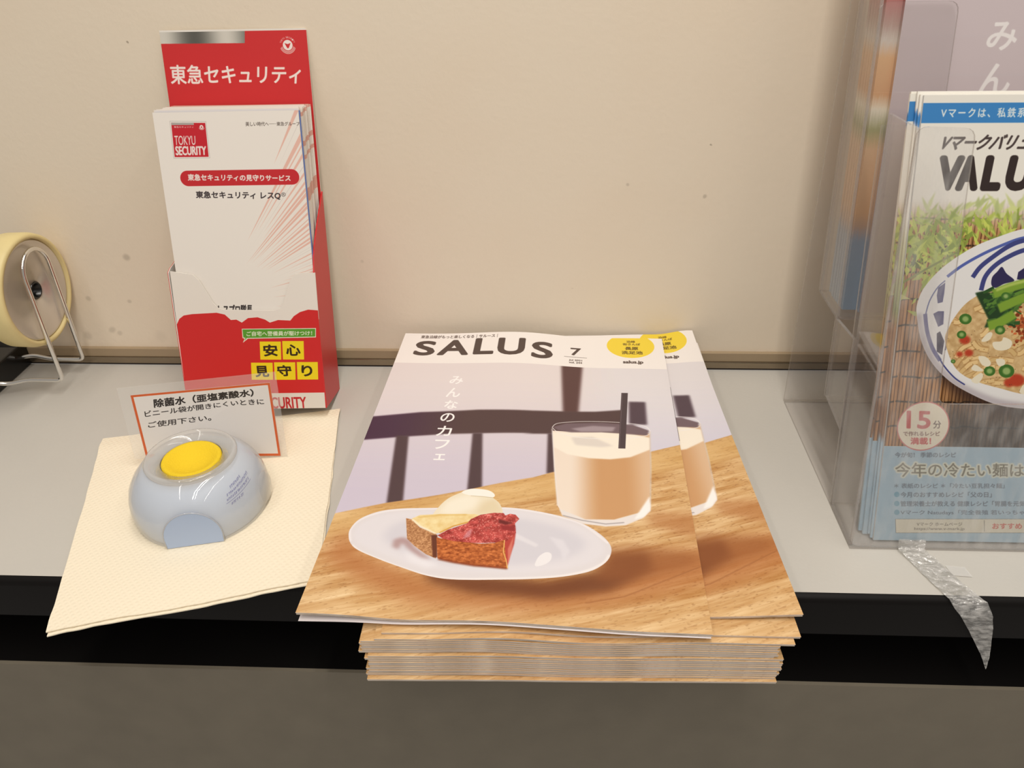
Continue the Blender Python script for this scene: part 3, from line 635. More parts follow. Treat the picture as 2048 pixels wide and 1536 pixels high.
# ------------------------------------------------------------------ the setting
LW = .113                                           # the wall leans back a little
def wall_material():
    m = mat('cream_wall_paint', srgb(229, 216, 196), rough=.62, spec=.25); nt = m.node_tree; L = nt.links; b = nt.nodes['Principled BSDF']; N = nt.nodes.new
    tc = N('ShaderNodeTexCoord'); n = N('ShaderNodeTexNoise'); n.inputs['Scale'].default_value = 260; n.inputs['Detail'].default_value = 3; L.new(tc.outputs['Object'], n.inputs[0])
    n2 = N('ShaderNodeTexNoise'); n2.inputs['Scale'].default_value = 28; n2.inputs['Detail'].default_value = 3; L.new(tc.outputs['Object'], n2.inputs[0])
    ad = N('ShaderNodeMath'); ad.operation = 'MULTIPLY_ADD'; L.new(n2.outputs[0], ad.inputs[0]); ad.inputs[1].default_value = .8; L.new(n.outputs[0], ad.inputs[2])
    bp = N('ShaderNodeBump'); bp.inputs['Strength'].default_value = .22; bp.inputs['Distance'].default_value = .0006; L.new(ad.outputs[0], bp.inputs['Height']); L.new(bp.outputs[0], b.inputs['Normal'])
    # grime: faint blotches, tiny specks and a few scuffs with places of their own (x, z in mm)
    col = None; base = srgb(229, 216, 196)
    mix = N('ShaderNodeMix'); mix.data_type = 'RGBA'; n3 = N('ShaderNodeTexNoise'); n3.inputs['Scale'].default_value = 9; n3.inputs['Detail'].default_value = 5; L.new(tc.outputs['Object'], n3.inputs[0])
    mr = N('ShaderNodeMapRange'); mr.inputs[1].default_value = .4; mr.inputs[2].default_value = .75; mr.inputs[4].default_value = .35; L.new(n3.outputs[0], mr.inputs[0]); L.new(mr.outputs[0], mix.inputs[0])
    mix.inputs[6].default_value = (*base, 1); mix.inputs[7].default_value = (*srgb(226, 208, 184), 1); col = mix.outputs[2]
    n4 = N('ShaderNodeTexNoise'); n4.inputs['Scale'].default_value = 120; n4.inputs['Detail'].default_value = 1; L.new(tc.outputs['Object'], n4.inputs[0])
    mr = N('ShaderNodeMapRange'); mr.inputs[1].default_value = .83; mr.inputs[2].default_value = .86; mr.inputs[4].default_value = .6; L.new(n4.outputs[0], mr.inputs[0])
    mx = N('ShaderNodeMix'); mx.data_type = 'RGBA'; L.new(mr.outputs[0], mx.inputs[0]); L.new(col, mx.inputs[6]); mx.inputs[7].default_value = (*srgb(120, 104, 84), 1); col = mx.outputs[2]
    sep = N('ShaderNodeSeparateXYZ'); L.new(tc.outputs['Object'], sep.inputs[0]); cmb = N('ShaderNodeCombineXYZ'); L.new(sep.outputs[0], cmb.inputs[0]); L.new(sep.outputs[2], cmb.inputs[2])
    dn = N('ShaderNodeVectorMath'); dn.operation = 'MULTIPLY_ADD'; L.new(n2.outputs['Color'], dn.inputs[0]); dn.inputs[1].default_value = (.008, 0, .008); L.new(cmb.outputs[0], dn.inputs[2])
    for x, z, r, a in ((-345, 94, 3.2, .5), (-386, 58, 2.4, .4), (-352, 57, 1.8, .35), (-372, 30, 3.0, .35), (-366, 27, 2.4, .3), (-302, 30, 3.4, .25), (-330, 25, 6, .12), (120, 143, 1.6, .5), (-205, 205, 1.2, .4), (60, 152, 1.3, .4), (-395, 26, 4, .3), (-150, 90, 1.5, .25), (88, 22, 7, .12), (40, 18, 9, .12)):
        ds = N('ShaderNodeVectorMath'); ds.operation = 'DISTANCE'; L.new(dn.outputs[0], ds.inputs[0]); ds.inputs[1].default_value = ((x + 4) * S, 0, (z + 4) * S)
        mr = N('ShaderNodeMapRange'); mr.inputs[1].default_value = r * .5 * S; mr.inputs[2].default_value = r * 1.2 * S; mr.inputs[3].default_value = a * .7; mr.inputs[4].default_value = 0; L.new(ds.outputs['Value'], mr.inputs[0])
        mx = N('ShaderNodeMix'); mx.data_type = 'RGBA'; L.new(mr.outputs[0], mx.inputs[0]); L.new(col, mx.inputs[6]); mx.inputs[7].default_value = (*srgb(120, 108, 92), 1); col = mx.outputs[2]
    L.new(col, b.inputs['Base Color'])
    return m
cl, sl = math.cos(LW), math.sin(LW)
o = prism('wall_back', [(-900, 0), (900, 0), (900, 520), (-900, 520)], 14, wall_material(), O=(0, 0, 0), W=(0, sl, cl), N=(0, cl, -sl)); o['kind'] = 'structure'
M_metal = mat('satin_metal_trim', srgb(150, 136, 116), rough=.25, metal=.85, noise=(18, .12)); M_ledge = mat('trim_paint', srgb(164, 144, 116), rough=.4, spec=.5)
tr = box('trim_1', (-900, 900, -2.2, 2, 7.6, 15.5), M_ledge, bevel=.5); tr['kind'] = 'structure'
t2 = box('trim_2', (-900, 900, -3.4, 0, 1.6, 7.6), M_metal, bevel=.7); t2['kind'] = 'structure'
t3 = box('trim_shade_strip', (-900, 900, -2.6, 0, 0.02, 1.6), mat('painted_gap_shade', srgb(40, 30, 24), rough=.8)); t3['kind'] = 'structure'  # dark-coloured strip standing in for the shade under the metal trim

M_shelf = mat('grey_laminate', srgb(196, 192, 184), rough=.38, spec=.45, noise=(7, .035), bump=(420, .12)); M_black = mat('black_edge_plastic', srgb(13, 10, 9), rough=.42, spec=.18)
M_recess = mat('black_recess', srgb(12, 10, 9), rough=.9, spec=.1); M_panel = mat('grey_brown_panel', srgb(120, 112, 97), rough=.55, noise=(40, .05), bump=(600, .1))
sh = thing('counter_shelf', 'long light grey counter shelf with a rounded black front edge', 'counter', (0, -125, 0))
box('shelf_top', (-900, 900, -124, 122, -30, 0), M_shelf, sh)
e = prism('edge_strip', [(-124, 0), (-125.5, -.3), (-127, -1.4), (-128, -3), (-128.2, -5), (-127.6, -31), (-124, -31)], 1800, M_black, sh, O=(-900, 0, 0), U=(0, 1, 0), W=(0, 0, 1), N=(1, 0, 0)); e['label'] = 'black plastic front edge'
smooth_angle(e)
cb = thing('counter_cabinet', 'dull grey-brown cabinet front below the black edge of the counter', 'cabinet', (0, -125, -31))
box('recess_panel', (-900, 900, -90, -84, -60, 0), M_recess, cb)
box('cabinet_top', (-900, 900, -127, 100, -60, -45), M_recess, cb)
box('front_panel', (-900, 900, -129.5, -127, -700, -45), M_panel, cb)

# ------------------------------------------------------------------ magazines
IM_cover = paint_cafe_cover()
M_cover = mat('cafe_cover_paper', img=IM_cover, rough=.36, spec=.35, gain=.94)
def page_material(name, base, dark, scale=900):
    m = mat(name, srgb(*base), rough=.7, spec=.2); nt = m.node_tree; L = nt.links; b = nt.nodes['Principled BSDF']; N = nt.nodes.new
    tc = N('ShaderNodeTexCoord'); mp = N('ShaderNodeMapping'); mp.inputs['Scale'].default_value = (10, 10, scale); n = N('ShaderNodeTexNoise'); n.inputs['Scale'].default_value = 1; n.inputs['Detail'].default_value = 3
    L.new(tc.outputs['UV'], mp.inputs[0]); mp.inputs['Scale'].default_value = (5, 5, 1); L.new(mp.outputs[0], n.inputs[0])
    r = N('ShaderNodeValToRGB'); r.color_ramp.elements[0].position = .36; r.color_ramp.elements[1].position = .58; r.color_ramp.elements[0].color = (*srgb(*dark), 1); r.color_ramp.elements[1].color = (*srgb(*base), 1)
    L.new(n.outputs[0], r.inputs[0]); L.new(r.outputs[0], b.inputs['Base Color'])
    return m
M_pages = page_material('magazine_fore_edge', (226, 214, 200), (168, 150, 130)); M_white_pages = page_material('white_fore_edge', (232, 226, 222), (196, 184, 180))
M_inner = mat('inner_page_white', srgb(236, 228, 228), rough=.45, spec=.3)
NX, NY = 42, 54
def slab(wfun, w, h, th, uvw=None, nx=NX, ny=NY, inset=0):
    """a warped sheet of paper pages, th thick, centred; returns verts, faces, uv, face material (0 cover, 1 edge)"""
    V, UV, F, FM = [], [], [], []
    for lay in (1, 0):
        for j in range(ny + 1):
            for i in range(nx + 1):
                u, v = i / nx, j / ny; x = (u - .5) * (w - 2 * inset); y = (v - .5) * (h - 2 * inset)
                V.append((x, y, wfun(u, v) + (th if lay else 0))); UV.append((u, v))
    n = (nx + 1) * (ny + 1); id_ = lambda i, j, l: l * n + j * (nx + 1) + i
    for j in range(ny):
        for i in range(nx):
            F.append((id_(i, j, 0), id_(i + 1, j, 0), id_(i + 1, j + 1, 0), id_(i, j + 1, 0))); FM.append(0)
            F.append((id_(i, j, 1), id_(i, j + 1, 1), id_(i + 1, j + 1, 1), id_(i + 1, j, 1))); FM.append(1)
    ring = [(i, 0) for i in range(nx)] + [(nx, j) for j in range(ny)] + [(i, ny) for i in range(nx, 0, -1)] + [(0, j) for j in range(ny, 0, -1)]
    base = len(V)
    for k, (i, j) in enumerate(ring + [ring[0]]):
        for l in (0, 1): p = V[id_(i, j, l)]; V.append(p); UV.append((k * .08, (1 - l) * 1.0))
    for k in range(len(ring)):
        a = base + 2 * k; F.append((a, a + 1, a + 3, a + 2)); FM.append(1)
    return V, F, UV, FM
def pile_wave(amp=1.0):
    def f(u, v):
        fr = (1 - v)          # front
        wv = .9 * math.exp(-((u - .30) / .13) ** 2) - .5 * math.exp(-((u - .55) / .15) ** 2) + .35 * math.exp(-((u - .78) / .14) ** 2)
        return amp * wv * (.35 + .65 * fr ** 2)
    return f
def top_wave(u, v):
    fr = 1 - v
    front = 1.3 * math.exp(-((u - .08) / .16) ** 2) - .7 * math.exp(-((u - .25) / .08) ** 2) + .5 * math.exp(-((u - .66) / .1) ** 2) - .4 * math.exp(-((u - .82) / .1) ** 2) + .3
    back = 3.0 * math.exp(-((u - .42) / .2) ** 2) - .9 * math.exp(-((u - .72) / .12) ** 2) + .5 * u + .6
    return max(-.1, front * fr ** 3 + back * v ** 3) + 1.9 * math.exp(-((u - .48) / .14) ** 2) * (.35 + .65 * fr ** 2) + .5
def second_wave(u, v):
    fr = 1 - v
    return max(-.2, pile_wave(2.3)(u, v)) + 1.9 * math.exp(-((u - 1.0) / .12) ** 2) * fr ** 2 + 3.6 * v ** 5 * float(smooth((u - .86) / .12))
def magazine(name, label, group, wave, th, x, y, z, rot, detail=True, shared=None):
    t = thing(name, label, 'magazine', (x, y, z), group, rot)
    nx, ny = (NX, NY) if detail else (30, 16)
    if shared:
        for ch in shared.children:
            c = ch.copy(); COL.objects.link(c); c.parent = t
        return t
    V, F, UV, FM = slab(wave, 210, 297, th - .25, nx=nx, ny=ny)
    FM = [1] * len(F)
    p = obj('pages', V, F, None, t, uv=UV, mats=[M_inner, M_pages if detail is not None else M_pages], fm=FM); smooth_angle(p)
    V, F, UV, FM = slab(lambda u, v: wave(u, v) + th - .24, 210.4, 297.4, .2, nx=nx, ny=ny)
    c = obj('cover', V, F, None, t, uv=UV, mats=[M_cover, M_inner], fm=FM); smooth_angle(c)
    return t
GP = 'stacked copies of the cafe cover magazine'
rs = np.random.RandomState(21)
# from the bottom: (count, x centre, front y, rotation, thickness)
z = .3; proto = None; wls = {}
lab = 'middle copy pressed in the thick pile of cafe cover magazines, only its edges showing'
PILE = []
def add_run(n, x, yf, rot, th, dx, dy, label, amp=1):
    global z, proto
    proto = wls.get(amp)
    for i in range(n):
        xx = x + rs.uniform(-1, 1) * dx; yy = yf + 148.5 + rs.uniform(-1, 1) * dy
        l = label
        m = magazine('magazine', l, GP, pile_wave(amp), 1.5, xx, yy, z, rot + rs.uniform(-.002, .002), detail=False, shared=proto)
        if proto is None: proto = wls[amp] = m
        PILE.append(m); z += 1.52
add_run(1, 10.5, -314.2, .022, 1.5, 0, 0, 'lowest magazine of the pile, resting on the shelf with a strip of cover showing', .3)
add_run(9, 11.5, -312.2, .020, 1.5, 1.2, .12, lab, .9)
add_run(1, 12.5, -312.0, .020, 1.5, .3, .1, 'magazine at mid pile whose wood-print cover shows as a thin orange strip', 1.2)
add_run(6, 9.5, -311.0, .012, 1.5, 1.6, .12, lab, 1.8)
add_run(1, 17.5, -310.6, .012, 1.5, .3, .1, 'magazine third from the top, its left corner peeking out under the two upper copies', 2.3)
add_run(1, 20.5, -307.5, .018, 1.5, .3, .1, 'magazine directly under the right-shifted copy, its far right corner just showing', 2.3)
second = magazine('magazine', 'second magazine from the top, shifted right, a slice of printed glass showing', GP, second_wave, 1.7, 20.4, -150.6, z + .4, .039)
z2 = z + 2.3
top = magazine('magazine', 'topmost magazine with the cafe cover of tart, iced drink and dark chair fully in view', GP, top_wave, 1.7, -17.0, -158.0, z2 + .3, -.033)
# the loose inner leaf seen below the lifted cover at the near left corner
V, F, UV, FM = slab(lambda u, v: top_wave(u, v) - .6 - 3.4 * math.exp(-((u + .02) / .24) ** 2) * (1 - v) ** 4, 209, 298.5, .2, nx=NX, ny=24)
lf = obj('inner_leaf', V, F, M_inner, top, uv=UV); lf['label'] = 'loose white inner page'; smooth_angle(lf)

# ------------------------------------------------------------------ leaflet display
LB = .253; YB = .044
cB, sB, cY, sY = math.cos(LB), math.sin(LB), math.cos(YB), math.sin(YB)
OB = np.array([-274.1, -88.0, 46.7 * sB]); UB = np.array([cY, sY, 0]); VB = np.array([-sY * cB, cY * cB, -sB]); WB = np.array([-sY * sB, cY * sB, cB])
dsp = thing('leaflet_display', 'red and white cardboard leaflet display box with a tall back card, leaning on the wall', 'display box', tuple(OB))
M_card = mat('white_card', srgb(236, 230, 220), rough=.5); M_red = mat('red_card_print', srgb(208, 44, 46), rough=.38, spec=.45)
M_back = mat('display_back_card', img=paint_back_panel(), rough=.38, spec=.4, gain=.95); M_front = mat('display_front_card', img=paint_box_front(), rough=.4, spec=.4, gain=.95)
K0 = dict(O=(0, 0, 0), U=UB, W=WB, N=VB)
def inb(u, v, w): return UB * u + VB * v + WB * w
fo = [(0, 0), (105.5, 0), (107, 104), (98, 104), (92, 103), (88.5, 99), (82, 83), (79, 78), (74, 76.5), (38, 77.5), (33, 79), (30, 83), (22, 99.5), (18, 104), (2, 106.5)]
prism('back_panel', [(0, 0), (105.5, 0), (105.2, 270.5), (104.2, 271.6), (0, 271.6)], 1.2, M_card, dsp, O=inb(0, 45.5, 0), U=UB, W=WB, N=VB)
s_ = sheet('back_print', [(0, 0), (105.5, 0), (105.2, 270.5), (104.2, 271.6), (0, 271.6)], 105.5, 271.6, M_back, dsp, inb(0, 45.5, 0), UB, WB, -.08, VB)
prism('front_panel', fo, 1.0, M_card, dsp, O=inb(0, 0, 0), U=UB, W=WB, N=VB)
s_ = obj('front_print', [inb(u, -.08, q) for u, q in fo], [tuple(range(len(fo)))], M_front, dsp, uv=[(u / 107, 1 - (104 - q) / 106) for u, q in fo])
side = [(0, 0), (46.6, 0), (46.6, 158), (40, 152), (22, 136), (10, 124), (4, 116), (1.5, 108), (0, 104)]
p = prism('side_panel', side, 1.0, M_red, dsp, O=inb(105.5, 0, 0), U=VB, W=WB + UB * .0, N=UB); p['label'] = 'solid red side'
side2 = [(0, 0), (46.6, 0), (46.6, 130), (40, 124), (22, 115), (10, 110), (4, 108), (0, 105.5)]
p = prism('side_panel', side2, .4, M_red, dsp, O=inb(0, 0, 0), U=VB, W=WB, N=UB); prism('side_lining', side2, .5, M_card, p, O=inb(.4, 0, 0), U=VB, W=WB, N=UB)
prism('bottom_panel', [(0, 0), (105.5, 0), (105.5, 46), (0, 46)], 1.0, M_card, dsp, O=inb(0, 0, 0), U=UB, W=VB, N=WB)
IL = paint_leaflet()
M_leaf = mat('leaflet_front_paper', img=IL, rough=.34, spec=.4, gain=.97); M_leafe = mat('leaflet_edge', srgb(230, 222, 212), rough=.6)
def stripes():
    m = mat('leaflet_edge_print', srgb(234, 226, 216), rough=.5); nt = m.node_tree; L = nt.links; N = nt.nodes.new; b = nt.nodes['Principled BSDF']
    tc = N('ShaderNodeTexCoord'); mp = N('ShaderNodeMapping'); mp.inputs['Scale'].default_value = (0, 0, 90); n = N('ShaderNodeTexNoise'); n.inputs['Scale'].default_value = 1; n.inputs['Detail'].default_value = 1
    L.new(tc.outputs['Object'], mp.inputs[0]); L.new(mp.outputs[0], n.inputs[0]); r = N('ShaderNodeValToRGB'); r.color_ramp.interpolation = 'CONSTANT'
    r.color_ramp.elements[0].color = (*srgb(232, 224, 214), 1); r.color_ramp.elements[1].position = .55; r.color_ramp.elements[1].color = (*srgb(220, 172, 156), 1)
    e = r.color_ramp.elements.new(.68); e.color = (*srgb(150, 160, 176), 1); L.new(n.outputs[0], r.inputs[0]); L.new(r.outputs[0], b.inputs['Base Color']); return m
M_ls = stripes()
def leaflet(label, v, du, dw, roll, m_front, m_edge):
    t = thing('leaflet', label, 'leaflet', tuple(OB), 'leaflets in the red display box')
    cr, sr = math.cos(roll), math.sin(roll); U2 = UB * cr + WB * sr; W2 = WB * cr - UB * sr
    pr_ = prism('folded_pages', [(0, 0), (100, 0), (100, 209), (0, 209)], 1.35, m_edge, t, O=inb(du, v, dw), U=U2, W=W2, N=VB)
    if m_front: sheet('front_page', [(0, 0), (100, 0), (100, 209), (0, 209)], 100, 209, m_front, t, inb(du, v, dw), U2, W2, -.06, VB)
    return t
NL = 22
for i in range(NL):
    lean_off = 0
    if i == 0: leaflet('foremost white leaflet with red pill heading and salmon rays in the red display box', 2.4, 5.2, 6.3, 0, M_leaf, M_leafe)
    elif i == 1: 
        M_blue = mat('blue_edge', srgb(90, 120, 190), rough=.5); leaflet('leaflet right behind the foremost one, its blue right edge peeking out', 4.2, 5.5, 6.4, -.001, None, M_blue)
    else: leaflet('one of the white leaflets packed behind the front two in the red display box', 4.2 + (i - 1) * 1.86, 4.6 + rs.uniform(-1.6, 1.2) - .1 * i, 6.4 + rs.uniform(0, 1.0) + .22 * i, rs.uniform(-.004, .004), None, M_ls)

# ------------------------------------------------------------------ paper towel, sign, moistener
def towel_mat():
    m = mat('embossed_cream_paper', srgb(244, 232, 208), rough=.85, spec=.1); nt = m.node_tree; L = nt.links; N = nt.nodes.new; b = nt.nodes['Principled BSDF']
    tc = N('ShaderNodeTexCoord'); outs = []
    for a in (.785, -.785):
        mp = N('ShaderNodeMapping'); mp.inputs['Rotation'].default_value = (0, 0, a); L.new(tc.outputs['Object'], mp.inputs[0])
        w_ = N('ShaderNodeTexWave'); w_.inputs['Scale'].default_value = 105; L.new(mp.outputs[0], w_.inputs[0]); outs.append(w_)
    mu = N('ShaderNodeMath'); mu.operation = 'MULTIPLY'; L.new(outs[0].outputs['Fac'], mu.inputs[0]); L.new(outs[1].outputs['Fac'], mu.inputs[1])
    bp = N('ShaderNodeBump'); bp.inputs['Strength'].default_value = .38; bp.inputs['Distance'].default_value = .0007; L.new(mu.outputs[0], bp.inputs['Height']); L.new(bp.outputs[0], b.inputs['Normal'])
    return m
M_towel = towel_mat()
tw = thing('paper_towel', 'cream embossed paper towel folded in two, overhanging the counter edge', 'paper towel', (-225, -180, 0))
TL, TR, BR, BL = np.array([-331.6, -113.8]), np.array([-161.8, -70.5]), np.array([-134.0, -250.0]), np.array([-274.7, -293.3])
def ply(name, z0, sh_, th, seed):
    V, F = [], []; n = 44; c0 = np.array([-225, -180])
    for l in (1, 0):
        for j in range(n + 1):
            for i in range(n + 1):
                u, v = i / n, j / n; p = (TL * (1 - u) + TR * u) * v + (BL * (1 - u) + BR * u) * (1 - v)
                e = vnoise(np.array(u * 18.), np.array(v * 18.), seed) - .5
                p = p + sh_ * (1 - v) + (np.array([0, .8]) * e if j in (0, n) else 0) + (np.array([.8, 0]) * e if i in (0, n) else 0)
                y = p[1]; wv = .8 * float(vnoise(np.array(u * 4.), np.array(v * 4.), 77)) + (.7 * math.sin(u * 9) + .7) * (1 - v) ** 3
                wv += (1.2 * math.exp(-((v - .93) / .05) ** 2))
                # stays light under the things that stand on it
                d = math.hypot(p[0] + 227, p[1] + 184); k = 1 - math.exp(-(max(0, d - 44) / 14) ** 2)
                V.append((p[0] - c0[0], p[1] - c0[1], z0 + wv * k + (th if l else 0)))
    N_ = (n + 1) ** 2; g = lambda i, j, l: l * N_ + j * (n + 1) + i
    for j in range(n):
        for i in range(n): F += [(g(i, j, 0), g(i + 1, j, 0), g(i + 1, j + 1, 0), g(i, j + 1, 0)), (g(i, j, 1), g(i, j + 1, 1), g(i + 1, j + 1, 1), g(i + 1, j, 1))]
    for k in range(n):
        F += [(g(k, 0, 1), g(k + 1, 0, 1), g(k + 1, 0, 0), g(k, 0, 0)), (g(k, n, 0), g(k + 1, n, 0), g(k + 1, n, 1), g(k, n, 1)), (g(0, k, 0), g(0, k + 1, 0), g(0, k + 1, 1), g(0, k, 1)), (g(n, k, 1), g(n, k + 1, 1), g(n, k + 1, 0), g(n, k, 0))]
    o = obj(name, V, F, M_towel, tw); smooth_angle(o, .9)
ply('upper_ply', 1.35, np.array([0, 0]), .7, 3); ply('lower_ply', .2, np.array([1.5, -1.6]), .7, 5)

sg = thing('laminated_sign', 'small laminated white sign with orange border standing behind the finger moistener', 'sign', (-235, -138, 2.6))
sO = np.array([-235, -138, 2.6])
q = [np.array(p) - sO for p in ((-284.6, -136, 56.4), (-190.1, -125, 60.9), (-190.2, -133, 3.6), (-282.8, -144, 9.6))]   # TL TR BR BL
nS = np.cross(q[1] - q[3], q[0] - q[2]); nS = nS / np.linalg.norm(nS)
if nS[1] > 0: nS = -nS                                       # towards the viewer
mid = lambda u, v: (q[0] * (1 - u) + q[1] * u) * (1 - v) + (q[3] * (1 - u) + q[2] * u) * v
def plate(name, u0, u1, v0, v1, d0, d1, m, uv=False):
    a = [mid(u, v) for u, v in ((u0, v1), (u1, v1), (u1, v0), (u0, v0))]
    if uv: return obj(name, [p + nS * d1 for p in a], [(0, 1, 2, 3)], m, sg, uv=[(0, 0), (1, 0), (1, 1), (0, 1)])
    V = [p + nS * d0 for p in a] + [p + nS * d1 for p in a]
    return obj(name, V, [(3, 2, 1, 0), (4, 5, 6, 7), (0, 1, 5, 4), (1, 2, 6, 5), (2, 3, 7, 6), (3, 0, 4, 7)], m, sg)
M_lam = clear('laminate_film', (.99, .99, .99), haze=.13, hazecol=(.92, .9, .86), rough=.15, ior=1.3)
plate('paper_card', 0, 1, 0, 1, -.12, .12, M_leafe); plate('printed_face', 0, 1, 0, 1, 0, .16, mat('sign_paper', img=paint_sign(), rough=.35, spec=.4), uv=True)
oc = [(-.085, -.13), (1.05, -.13), (1.05, 1.03), (-.085, 1.03)]; ic = [(.004, .004), (.996, .004), (.996, .996), (.004, .996)]
V = [mid(*c_) + nS * d for d in (-.3, .3) for c_ in oc + ic]; F = []
for k in range(4):
    k2 = (k + 1) % 4
    F += [(k, k2, k2 + 4, k + 4), (k + 8, k + 12, k2 + 12, k2 + 8), (k, k + 8, k2 + 8, k2)]
p = obj('laminate', V, F, M_lam, sg); p['label'] = 'clear laminate margin'

dm = thing('finger_moistener', 'round pale blue plastic finger moistener with a yellow sponge on top', 'moistener', (-227, -184, 2.25))
AC = -math.pi / 2 + .235
cut = [(AC, 40.7)]
M_shell = clear('frosted_shell', (.96, .965, .98), haze=.42, hazecol=(.84, .84, .86), rough=.012, ior=1.5)
M_bowl = mat('pale_blue_plastic', srgb(198, 213, 230), rough=.3, spec=.4); M_sponge = mat('yellow_sponge', srgb(238, 204, 50), rough=.9, spec=.1, bump=(900, .5))
lathe('outer_shell', [(43.2, 0), (44.4, 5), (44.8, 11), (44.2, 17), (42.2, 24), (38.6, 30), (33.8, 35.4), (30, 38.4), (28.2, 39.2)], M_shell, dm, n=96, cut=cut, caps=False)
lathe('inner_bowl', [(41.6, .6), (42.8, 6), (43.2, 12), (42.2, 18), (39.6, 24.5), (35.9, 29.7), (31.9, 33.2), (28, 34.6), (22, 35.4), (19.8, 33), (19.5, 28)], M_bowl, dm, n=96, cut=[(AC, 40.0)], caps=False)
M_rim = clear('clear_ring', (.95, .94, .92), haze=.34, hazecol=(.80, .77, .74), rough=.06)
lathe('rim_ring', [(29.2, 38.0), (29.6, 40.4), (28.6, 41.8), (27.0, 42.0), (25.8, 40.6), (19.8, 38.6), (19.6, 36.8), (28, 36.6)], M_rim, dm, n=96, close=True)
sp = lathe('sponge', [(19.2, 30), (19.2, 37.6), (18.4, 38.8), (16.5, 38.4), (13.5, 36.4), (9, 34.2), (4, 33.2), (.5, 33.0)], M_sponge, dm, n=64)
# arch-shaped opening cut flat at the front
M_arch = mat('flat_blue_plastic', srgb(178, 196, 226), rough=.55); nA = np.array([math.cos(AC), math.sin(AC), 0]); uA = np.array([-nA[1], nA[0], 0])
arch = [(-17.6, .2)] + [(18.0 * math.cos(t), 7 + 19.0 * math.sin(t)) for t in np.linspace(math.pi, 0, 22)] + [(17.6, .2)]
p = prism('arch_panel', arch, .5, M_arch, dm, O=nA * 40.75, U=uA, W=(0, 0, 1), N=nA); p['label'] = 'flat arched panel'
ring = [nA * 41.1 + uA * u + np.array([0, 0, w_]) for u, w_ in arch]; v, f = tubev(ring, .45, 8); obj('arch_rim', v, f, M_rim, p, smooth_=True); dm.scale = (.97, .97, 1)
# printed label wrapped on the shell to the right of the front
def prof_r(zz): return np.interp(zz, [0, 5, 11, 17, 24, 30, 35.5, 38.6], [43.2, 44.4, 44.8, 44.2, 42.2, 38.6, 33.8, 30])
V, F, UV = [], [], []
for j in range(9):
    for i in range(15):
        u, v_ = i / 14, j / 8; a = -.72 + .62 * u + .16 * v_; zz = 22 + 12.5 * v_ + 3.0 * (u - .5); r = prof_r(zz) + .25; V.append((r * math.cos(a - .1), r * math.sin(a - .1), zz + .1)); UV.append((u, v_))
for j in range(8):
    for i in range(14): k = j * 15 + i; F.append((k, k + 1, k + 16, k + 15))
ml = mat('label_film', img=paint_label(), rough=.4); nt = ml.node_tree; ti = [n for n in nt.nodes if n.type == 'TEX_IMAGE'][0]; nt.links.new(ti.outputs['Alpha'], nt.nodes['Principled BSDF'].inputs['Alpha'])
o = obj('print_label', V, F, ml, dm, uv=UV, smooth_=True); o['label'] = 'small violet printed label'
# clear stopper bump on the right
bmp = lathe('side_cap', [(0.5, 3.6), (9, 3.2), (11.5, 1.6), (12, 0), (11, -4)], clear('clear_cap', (.95, .95, .95), haze=.22, rough=.05), dm, n=32, axis='x', loc=(41.5, 3, 12)); bmp['label'] = 'clear round side cap'
M_mark = mat('black_grime', srgb(60, 52, 48), rough=.7)

# ------------------------------------------------------------------ tape dispenser at the left
td = thing('tape_dispenser', 'black counter dispenser with a cream tape roll and a chrome wire loop', 'tape dispenser', (-450, -15, 0))
M_chrome = mat('chrome', (.82, .80, .76), rough=.12, metal=1); M_disc = mat('brushed_steel_disc', srgb(214, 206, 194), rough=.28, metal=.6, noise=(30, .06)); M_cream = mat('cream_tape', srgb(226, 208, 150), rough=.45, noise=(50, .04))
M_blk = mat('black_gloss_plastic', srgb(16, 15, 15), rough=.25)
base = [(-62, 0), (30, 0), (32, 4), (30, 24), (16, 27), (2, 22), (-30, 22), (-44, 29), (-60, 26), (-64, 4)]
b_ = prism('base', base, 62, M_blk, td, O=(-62, 0, 0), U=(0, 1, 0), W=(0, 0, 1), N=(1, 0, 0), bevel=1.5); b_['label'] = 'black plastic base'
prism('upright_arm', [(-6, 20), (10, 20), (30, 120), (34, 150), (26, 152), (12, 100)], 8, M_blk, td, O=(-52, 0, 0), U=(0, 1, 0), W=(0, 0, 1), N=(1, 0, 0), bevel=1)
cyl = lambda name, prof, m, loc, **k: lathe(name, [(r * .96, h) for r, h in prof], m, td, n=72, axis='x', loc=loc, **k)
ctr = (0, -20.9, 86.9)
r_ = cyl('tape_roll', [(41.2, -12), (44.6, -11.4), (45.8, -9), (46.2, 4), (45.2, 8.5), (43.4, 9.6), (41.2, 9.2)], M_cream, (45.6, *ctr[1:]), close=True); r_['label'] = 'cream roll of tape'
dk_ = cyl('side_disc', [(41.0, -8), (41.0, 6.6), (40.4, 7.4), (39.6, 7.8), (38.4, 7.2), (7.2, 7.2), (6.8, 5.5), (6.8, -8)], M_disc, (45.6, *ctr[1:]), close=True)
cyl('hub', [(6.9, -34), (6.9, 7.6), (6.2, 8.0), (5.6, 7.6), (5.2, -6), (.4, -7)], M_blk, (45.6, *ctr[1:]))
hb_ = bpy.data.objects['hub']; hb_.parent = dk_; hb_.location = (0, 0, 0)
